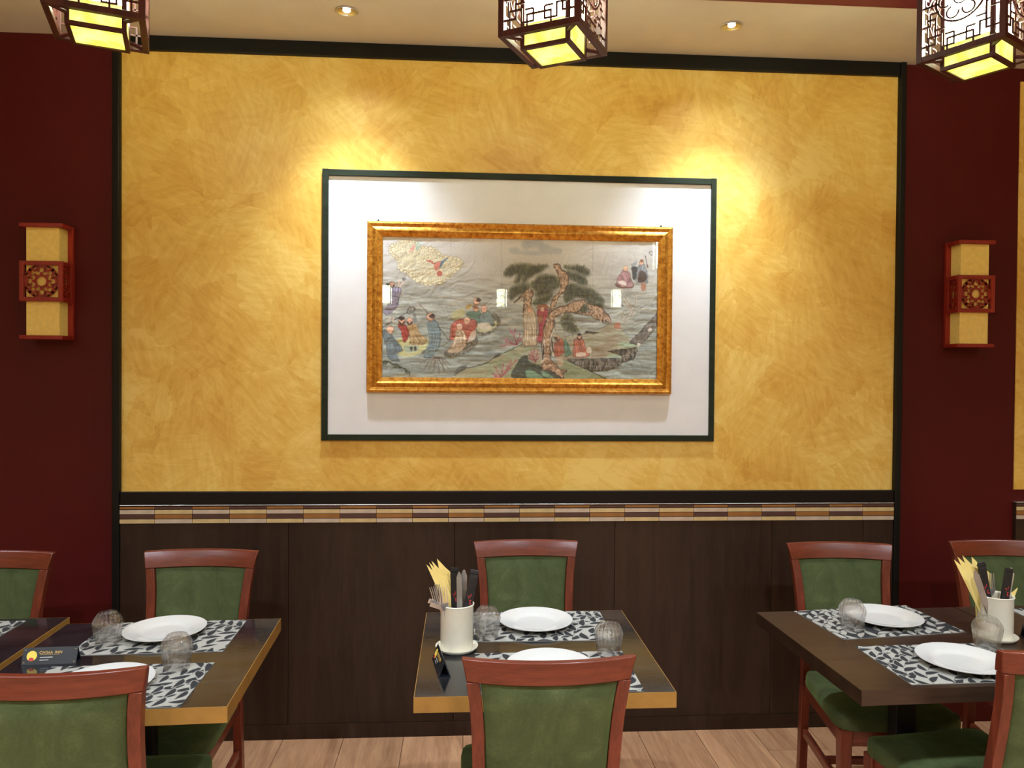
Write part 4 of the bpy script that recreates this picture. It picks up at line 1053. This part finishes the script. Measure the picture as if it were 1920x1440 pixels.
# ------------------------------------------------------------------ plates
pp = [(0.0, 0.0055), (0.060, 0.0052), (0.072, 0.0062), (0.080, 0.0105), (0.088, 0.0135), (0.108, 0.0165), (0.1225, 0.0205), (0.1250, 0.0205), (0.1255, 0.0190), (0.1240, 0.0170),
      (0.108, 0.0125), (0.088, 0.0085), (0.078, 0.0030), (0.074, 0.0), (0.068, 0.0), (0.066, 0.0018), (0.0, 0.0020)]
plate_me = MB().lathe(pp, 72).mesh('dinner_plate', 35); plate_me.materials.append(M['china'])
def plate(x, y, label, z=0.75):
    o = obj('dinner_plate', plate_me); o.location = (x, y, z + 0.0021); tag(o, label, 'plate', 'round white dinner plates')
plate(0.252, -0.806, 'round white plate at the wall side of the middle table')
plate(0.254, -1.206, 'round white plate at the near side of the middle table, half hidden by the chair')
plate(-0.950, -0.848, 'round white plate at the wall side of the table with the upright sign')
plate(-0.950, -1.266, 'round white plate half hidden by the chair in the lower left corner')
plate(-1.640, -0.842, 'white plate cut by the left edge, near the wall', 0.7565)
plate(-1.463, -1.125, 'white plate cut by the left edge, beside the upright sign', 0.7565)
plate(1.464, -0.818, 'round white plate at the wall side of the dark wood table')
plate(1.478, -1.212, 'round white plate at the near side of the dark wood table')

# ------------------------------------------------------------------ upturned fluted tumblers
def tumbler_mesh():
    def flute(base):
        def f(r, z, a):
            tw = 2.2 * z / 0.1
            return r * (1 + base * math.cos(20 * a + tw * 2.4) * (1 if 0.004 < z < 0.094 else 0))
        return f
    out = [(0.0325, 0.0), (0.0345, 0.002), (0.0365, 0.02), (0.0405, 0.045), (0.0425, 0.060), (0.0430, 0.066), (0.0395, 0.077), (0.0310, 0.090), (0.0270, 0.0965), (0.0240, 0.0980), (0.0, 0.0980)]
    inn = [(0.0, 0.086), (0.0210, 0.086), (0.0280, 0.082), (0.0365, 0.072), (0.0398, 0.064), (0.0392, 0.058), (0.0375, 0.045), (0.0338, 0.020), (0.0315, 0.002), (0.0315, 0.0)]
    mb = MB(); mb.lathe(out, 120, rad=flute(0.036)); mb.lathe(inn, 120)
    n = len(out); k = 120
    base = 0; ib = (n - 1) * k + 1
    mb.f += [(i, (i + 1) % k, ib + 1 + (len(inn) - 2) * k + (i + 1) % k, ib + 1 + (len(inn) - 2) * k + i) for i in range(k)]
    me = mb.mesh('tumbler', 50); me.materials.append(M['glass']); return me
tum = tumbler_mesh()
def tumbler(x, y, label, z=0.752):
    o = obj('tumbler', tum); o.location = (x, y, z + 0.0003); o.rotation_euler.z = random.uniform(0, 1); tag(o, label, 'glass', 'upturned fluted glass tumblers')
tumbler(-1.092, -0.930, 'upturned clear tumbler left of the plate, behind the upright sign')
tumbler(-0.806, -1.140, 'upturned clear tumbler on the nearer mat of the table with the upright sign')
tumbler(0.084, -0.926, 'upturned clear tumbler between the middle cutlery pot and the white plate')
tumbler(0.447, -1.085, 'upturned clear tumbler at the right of the middle table')
tumbler(1.306, -0.902, 'upturned clear tumbler on the wall side mat of the dark wood table')
tumbler(1.644, -1.088, 'upturned clear tumbler in front of the right cutlery pot')

# ------------------------------------------------------------------ cutlery pots and their saucers
hol_me = MB().lathe([(0.0, 0.004), (0.046, 0.004), (0.047, 0.010), (0.047, 0.130), (0.0485, 0.136), (0.0515, 0.1375), (0.0535, 0.1355), (0.0525, 0.132), (0.0505, 0.129), (0.0500, 0.004), (0.0485, 0.0), (0.0, 0.0)], 72,
                    rad=lambda r, z, a: r * (1 + (0.006 * math.cos(36 * a) if r > 0.0495 and 0.003 < z < 0.128 else 0))).mesh('cutlery_pot', 50)
hol_me.materials.append(M['cream_china'])
sau_me = MB().lathe([(0.0, 0.005), (0.050, 0.005), (0.055, 0.007), (0.063, 0.013), (0.0655, 0.013), (0.0650, 0.010), (0.056, 0.001), (0.050, 0.0), (0.0, 0.0)], 56).mesh('saucer', 40)
sau_me.materials.append(M['cream_china'])
HC, HR = Vector((-0.012, -1.020, 0.75)), Vector((1.735, -1.000, 0.75))
for c, w in ((HC, 'on the middle table'), (HR, 'at the right')):
    o = obj('saucer', sau_me); o.location = c + Vector((0, 0, 0.0003)); tag(o, 'cream china saucer under the cutlery pot ' + w, 'saucer', 'saucers under cutlery pots')
    o = obj('cutlery_pot', hol_me); o.location = c + Vector((0, 0, 0.0058)); tag(o, 'cream china cutlery pot full of napkins and chopsticks ' + w, 'pot', 'cream cutlery pots')

def knife_mesh():
    mb = MB(); mb.mapped(1, 12, 1, lambda u, v, w: ((u - .5) * (0.011 + 0.005 * math.sin(min(1, v / .48) * PI) if v < 0.5 else (0.021 if v < 0.9 else 0.021 * (1 - ((v - .9) / .1) ** 2 * .75))), (w - .5) * (0.006 if v < 0.48 else 0.0016), 0.215 * v))
    return mb
def fork_mb():
    mb = MB(); mb.mapped(1, 8, 1, lambda u, v, w: ((u - .5) * (0.012 - 0.006 * v), (w - .5) * 0.003, 0.115 * v))
    mb.mapped(4, 5, 1, lambda u, v, w: ((u - .5) * (0.006 + 0.019 * math.sin(v * PI / 2)), (w - .5) * 0.0022 - 0.006 * math.sin(v * PI / 2), 0.115 + 0.028 * v))
    return mb
def fork_tines():
    out = []
    for k in range(4):
        x = -0.0105 + 0.007 * k
        out.append(MB().hexa([(x - .0017, -.0072, .143), (x + .0017, -.0072, .143), (x + .0017, -.0050, .143), (x - .0017, -.0050, .143)], [(x - .0009, -.0020, .192), (x + .0009, -.0020, .192), (x + .0009, -.0004, .192), (x - .0009, -.0004, .192)]))
    return out
def spoon_mb():
    mb = MB(); mb.mapped(1, 8, 1, lambda u, v, w: ((u - .5) * (0.014 - 0.008 * v), (w - .5) * 0.003, 0.10 * v + 0.0))
    return mb
def sleeve_parts(o):
    for k, (x, z, w, h) in enumerate(((-.004, .150, .006, .0016), (.003, .153, .0016, .010), (-.002, .146, .0016, .008), (.004, .138, .007, .0016), (.004, .133, .0016, .008), (.006, .128, .0075, .0018))):
        MB().box(x - w / 2, x + w / 2, -.0046, -.0040, z - h / 2, z + h / 2).build('print_mark', M['red_ink'], o)
    MB().box(-.009, .009, -.0046, -.0040, .062, .078).build('print_mark', M['white_ink'], o); MB().box(-.006, .006, -.0050, -.0044, .066, .078).build('print_mark', M['red_ink'], o)
def aim(o, b, t, spin=0.0):
    b, t = Vector(b), Vector(t); z = (t - b).normalized(); y = Vector((math.sin(spin), math.cos(spin), 0)); y = (y - z * y.dot(z)).normalized(); x = y.cross(z)
    Mx = Matrix.Identity(4)
    for i in range(3): Mx[i][0], Mx[i][1], Mx[i][2], Mx[i][3] = x[i], y[i], z[i], b[i]
    o.matrix_world = Mx
knife_me = knife_mesh().mesh('knife', 40); knife_me.materials.append(M['steel'])
spoon_me = spoon_mb().mesh('spoon', 40); spoon_me.materials.append(M['steel'])
def napkin(b, t, label, w=0.052, h=0.2, left=True, spin=0.0):
    th = thing('paper_napkin', label, 'napkin', group='yellow paper napkins in the cutlery pots')
    for k in range(3):
        q = 0.0013 * k; d = 0.004 * k
        pts = [(0, 0), (w, 0), (w + 0.002, h * 0.72 - d), (w * 0.45, h * 0.87 - d), (0.001 + d * .4, h - d)]
        if not left: pts = [(w - x, z) for x, z in pts][::-1]
        MB().prism([(x - w * (0.3 if left else 0.7), z) for x, z in pts], q, q + 0.0009).build('ply', M['napkin'], th)
    aim(th, b, t, spin)
def fork(b, t, label, spin=0.0):
    th = thing('fork', label, 'fork', group='steel forks in the cutlery pots'); fork_mb().build('handle', M['steel'], th, 50)
    for tn in fork_tines(): tn.build('tine', M['steel'], th)
    aim(th, b, t, spin)
def knife(b, t, label, spin=0.0): o = obj('knife', knife_me); tag(o, label, 'knife', 'steel knives in the cutlery pots'); aim(o, b, t, spin)
def sleeve(b, t, label, spin=0.0, L=0.23):
    th = thing('chopstick_sleeve', label, 'chopsticks', group='black chopstick sleeves in the cutlery pots')
    MB().mapped(1, 10, 1, lambda u, v, w: ((u - .5) * 0.026, (w - .5) * (0.008 if v < .93 else 0.003), L * v)).build('sleeve', M['black_paper'], th, bevel=0.001)
    MB().box(-.0132, .0132, -.0043, .0043, L * .94, L * .965).build('fold', M['card'], th); sleeve_parts(th); aim(th, b, t, spin)
def pt(c, x, z, dy=0.0): return (x, c.y + dy, z)
# middle pot
for k, (bx, tx, tz, dy) in enumerate(((0.004, -0.099, 1.012, 0.004), (0.008, -0.090, 1.014, 0.011), (0.012, -0.082, 1.016, 0.018), (-0.012, -0.062, 1.024, 0.024))):
    napkin(pt(HC, bx, 0.785, dy), pt(HC, tx, tz, dy + 0.004), ['leftmost', 'second from left', 'third from left', 'tallest'][k] + ' yellow paper napkin in the middle cutlery pot', h=[0.25, 0.252, 0.254, 0.245][k], w=[0.03, 0.03, 0.032, 0.048][k], spin=0.15)
napkin(pt(HC, 0.012, 0.800, -0.004), pt(HC, 0.036, 0.928, -0.006), 'short yellow paper napkin at the right rim of the middle cutlery pot', w=0.022, h=0.132, left=False)
napkin(pt(HC, 0.002, 0.790, 0.030), pt(HC, 0.012, 0.950, 0.030), 'yellow paper napkin behind the knives in the middle cutlery pot', w=0.036, h=0.165)
fork(pt(HC, -0.036, 0.765, -0.026), pt(HC, -0.054, 0.945, -0.040), 'upright steel fork nearest us in the middle cutlery pot')
fork(pt(HC, -0.022, 0.770, -0.014), pt(HC, -0.080, 0.934, -0.024), 'leaning steel fork at the left of the middle cutlery pot', 0.5)
fork(pt(HC, -0.026, 0.768, -0.006), pt(HC, -0.070, 0.944, -0.010), 'steel fork against the napkins in the middle cutlery pot', 0.8)
for k, (tx, tz, dy) in enumerate(((-0.098, 0.9085, -0.020), (-0.092, 0.9010, -0.030))):
    o = obj('spoon', spoon_me); tag(o, ['upper', 'lower'][k] + ' steel handle sticking out left of the middle cutlery pot', 'cutlery', 'steel handles in the middle pot')
    aim(o, (tx, HC.y + dy - 0.004, tz), (-0.002, HC.y + dy + 0.006, 0.868 - 0.006 * k))
sleeve(pt(HC, -0.012, 0.772, -0.004), pt(HC, -0.021, 1.003, 0.000), 'black chopstick sleeve standing in the middle of the middle cutlery pot', 0.5)
knife(pt(HC, -0.001, 0.778, -0.018), pt(HC, -0.006, 0.994, -0.018), 'steel knife standing upright in the middle cutlery pot', 0.7)
knife(pt(HC, 0.002, 0.776, 0.012), pt(HC, 0.009, 0.991, 0.014), 'steel knife behind the upright one in the middle cutlery pot', 0.2)
sleeve(pt(HC, -0.002, 0.772, -0.030), pt(HC, 0.041, 0.992, -0.010), 'black chopstick sleeve with red print leaning right in the middle cutlery pot')
# right pot
for k, (bx, tx, tz, dy) in enumerate(((1.722, 1.605, 1.010, 0.002), (1.728, 1.622, 1.018, 0.010), (1.734, 1.645, 1.018, 0.018))):
    napkin(pt(HR, bx, 0.785, dy), pt(HR, tx, tz, dy + 0.004), ['leftmost', 'second', 'third'][k] + ' of the pointed yellow napkins in the right cutlery pot', h=[0.255, 0.256, 0.252][k], w=0.036, spin=0.15)
napkin(pt(HR, 1.712, 0.79, 0.030), pt(HR, 1.690, 1.010, 0.032), 'broad yellow napkin behind the chopsticks in the right cutlery pot', w=0.058, h=0.222)
napkin(pt(HR, 1.760, 0.800, -0.002), pt(HR, 1.800, 0.915, -0.004), 'short yellow napkin at the right rim of the right cutlery pot', w=0.024, h=0.125, left=False)
knife(pt(HR, 1.720, 0.778, -0.020), pt(HR, 1.642, 0.982, -0.026), 'steel knife leaning left in the right cutlery pot')
sleeve(pt(HR, 1.718, 0.774, -0.010), pt(HR, 1.680, 1.000, -0.004), 'black chopstick sleeve leaning left in the right cutlery pot')
fork(pt(HR, 1.724, 0.768, 0.008), pt(HR, 1.722, 0.960, 0.010), 'steel fork between the chopstick sleeves in the right cutlery pot')
sleeve(pt(HR, 1.726, 0.772, -0.030), pt(HR, 1.764, 0.984, -0.020), 'black chopstick sleeve leaning right in the right cutlery pot', L=0.216)
knife(pt(HR, 1.748, 0.768, -0.006), pt(HR, 1.787, 0.972, 0.002), 'steel knife leaning right in the right cutlery pot', 0.6)

# ------------------------------------------------------------------ table tent signs
def text_mesh(s, size):
    cu = bpy.data.curves.new('lettering', 'FONT'); cu.body = s; cu.size = size; cu.extrude = 0.0002; cu.align_x = 'LEFT'; cu.space_character = 1.18; cu.offset = 0.00012
    o = bpy.data.objects.new('tmp', cu); COL.objects.link(o); dg = bpy.context.evaluated_depsgraph_get(); dg.update()
    me = bpy.data.meshes.new_from_object(o.evaluated_get(dg)); bpy.data.objects.remove(o); return me
lett = text_mesh('CHINA INN', 0.0105); lett.materials.clear(); lett.materials.append(M['gold_ink'])
def tent(label):
    t = thing('table_sign', label, 'sign', group='black tent signs on the tables')
    L, D, H, k = 0.148, 0.036, 0.044, 0.0016
    tri = [(-D / 2, 0), (D / 2, 0), (0, H)]; ins = [(-D / 2 + 2.6 * k, k), (D / 2 - 2.6 * k, k), (0, H - 3.4 * k)]
    v = []; f = []
    for x in (-L / 2, L / 2): v += [(x, a, b) for a, b in tri] + [(x, a, b) for a, b in ins]
    for i in range(3):
        j = (i + 1) % 3
        f += [(i, j, 6 + j, 6 + i), (3 + j, 3 + i, 9 + i, 9 + j), (j, i, 3 + i, 3 + j), (6 + i, 6 + j, 9 + j, 9 + i)]
    card = MB().add(v, f).build('card', M['card'], t)
    sl = math.atan2(D / 2, H)          # slope of the printed face
    Mf = Matrix.Translation((0, -D / 2, 0)) @ Matrix.Rotation(PI / 2 - sl, 4, 'X')   # x along the card, y up the face, z out of it
    def on_face(mb_or_me, mat_, name, x, y):
        if isinstance(mb_or_me, MB): o = mb_or_me.build(name, mat_, t)
        else: o = obj(name, mb_or_me, t)
        o.matrix_local = Mf @ Matrix.Translation((x, y, 0.0003))
    on_face(lett, None, 'lettering', -0.030, 0.0295)
    on_face(MB().lathe([(0.0, 0.0004), (0.0135, 0.0004), (0.0140, 0.0), (0.0, 0.0)], 32), M['yellow_ink'], 'emblem_disc', -0.049, 0.0245)
    on_face(MB().prism([(-0.007, -0.004), (0.007, -0.004), (0.006, 0.003), (0, 0.005), (-0.006, 0.003)], 0.0006, 0.0009, 'xy'), M['red_ink'], 'emblem_mark', -0.049, 0.0155)
    on_face(MB().box(0, 0.052, 0, 0.0007, 0, 0.0003), M['gold_ink'], 'print_line', -0.026, 0.0268)
    for x, y, w in ((-0.026, 0.0190, 0.034), (-0.026, 0.0115, 0.024)): on_face(MB().box(0, w, 0, 0.0016, 0, 0.0003), M['white_ink'], 'print_line', x, y)
    for x, y in ((-0.070, 0.006), (-0.070, 0.040), (0.066, 0.006), (0.066, 0.040)): on_face(MB().box(0, 0.004, 0, 0.0012, 0, 0.0003), M['gold_ink'], 'corner_mark', x, y)
    return t
ts = tent('black tent sign with gold lettering facing us on the left table')
ts.location = (-1.186, -1.072, 0.7503); ts.rotation_euler.z = R(3.2)
dup(ts, (-0.056, -1.162, 0.7503), R(-81.2), 'black tent sign seen end-on in front of the middle cutlery pot')
dup(ts, (1.905, -1.010, 0.7503), R(-10), 'black tent sign half hidden behind the right cutlery pot')
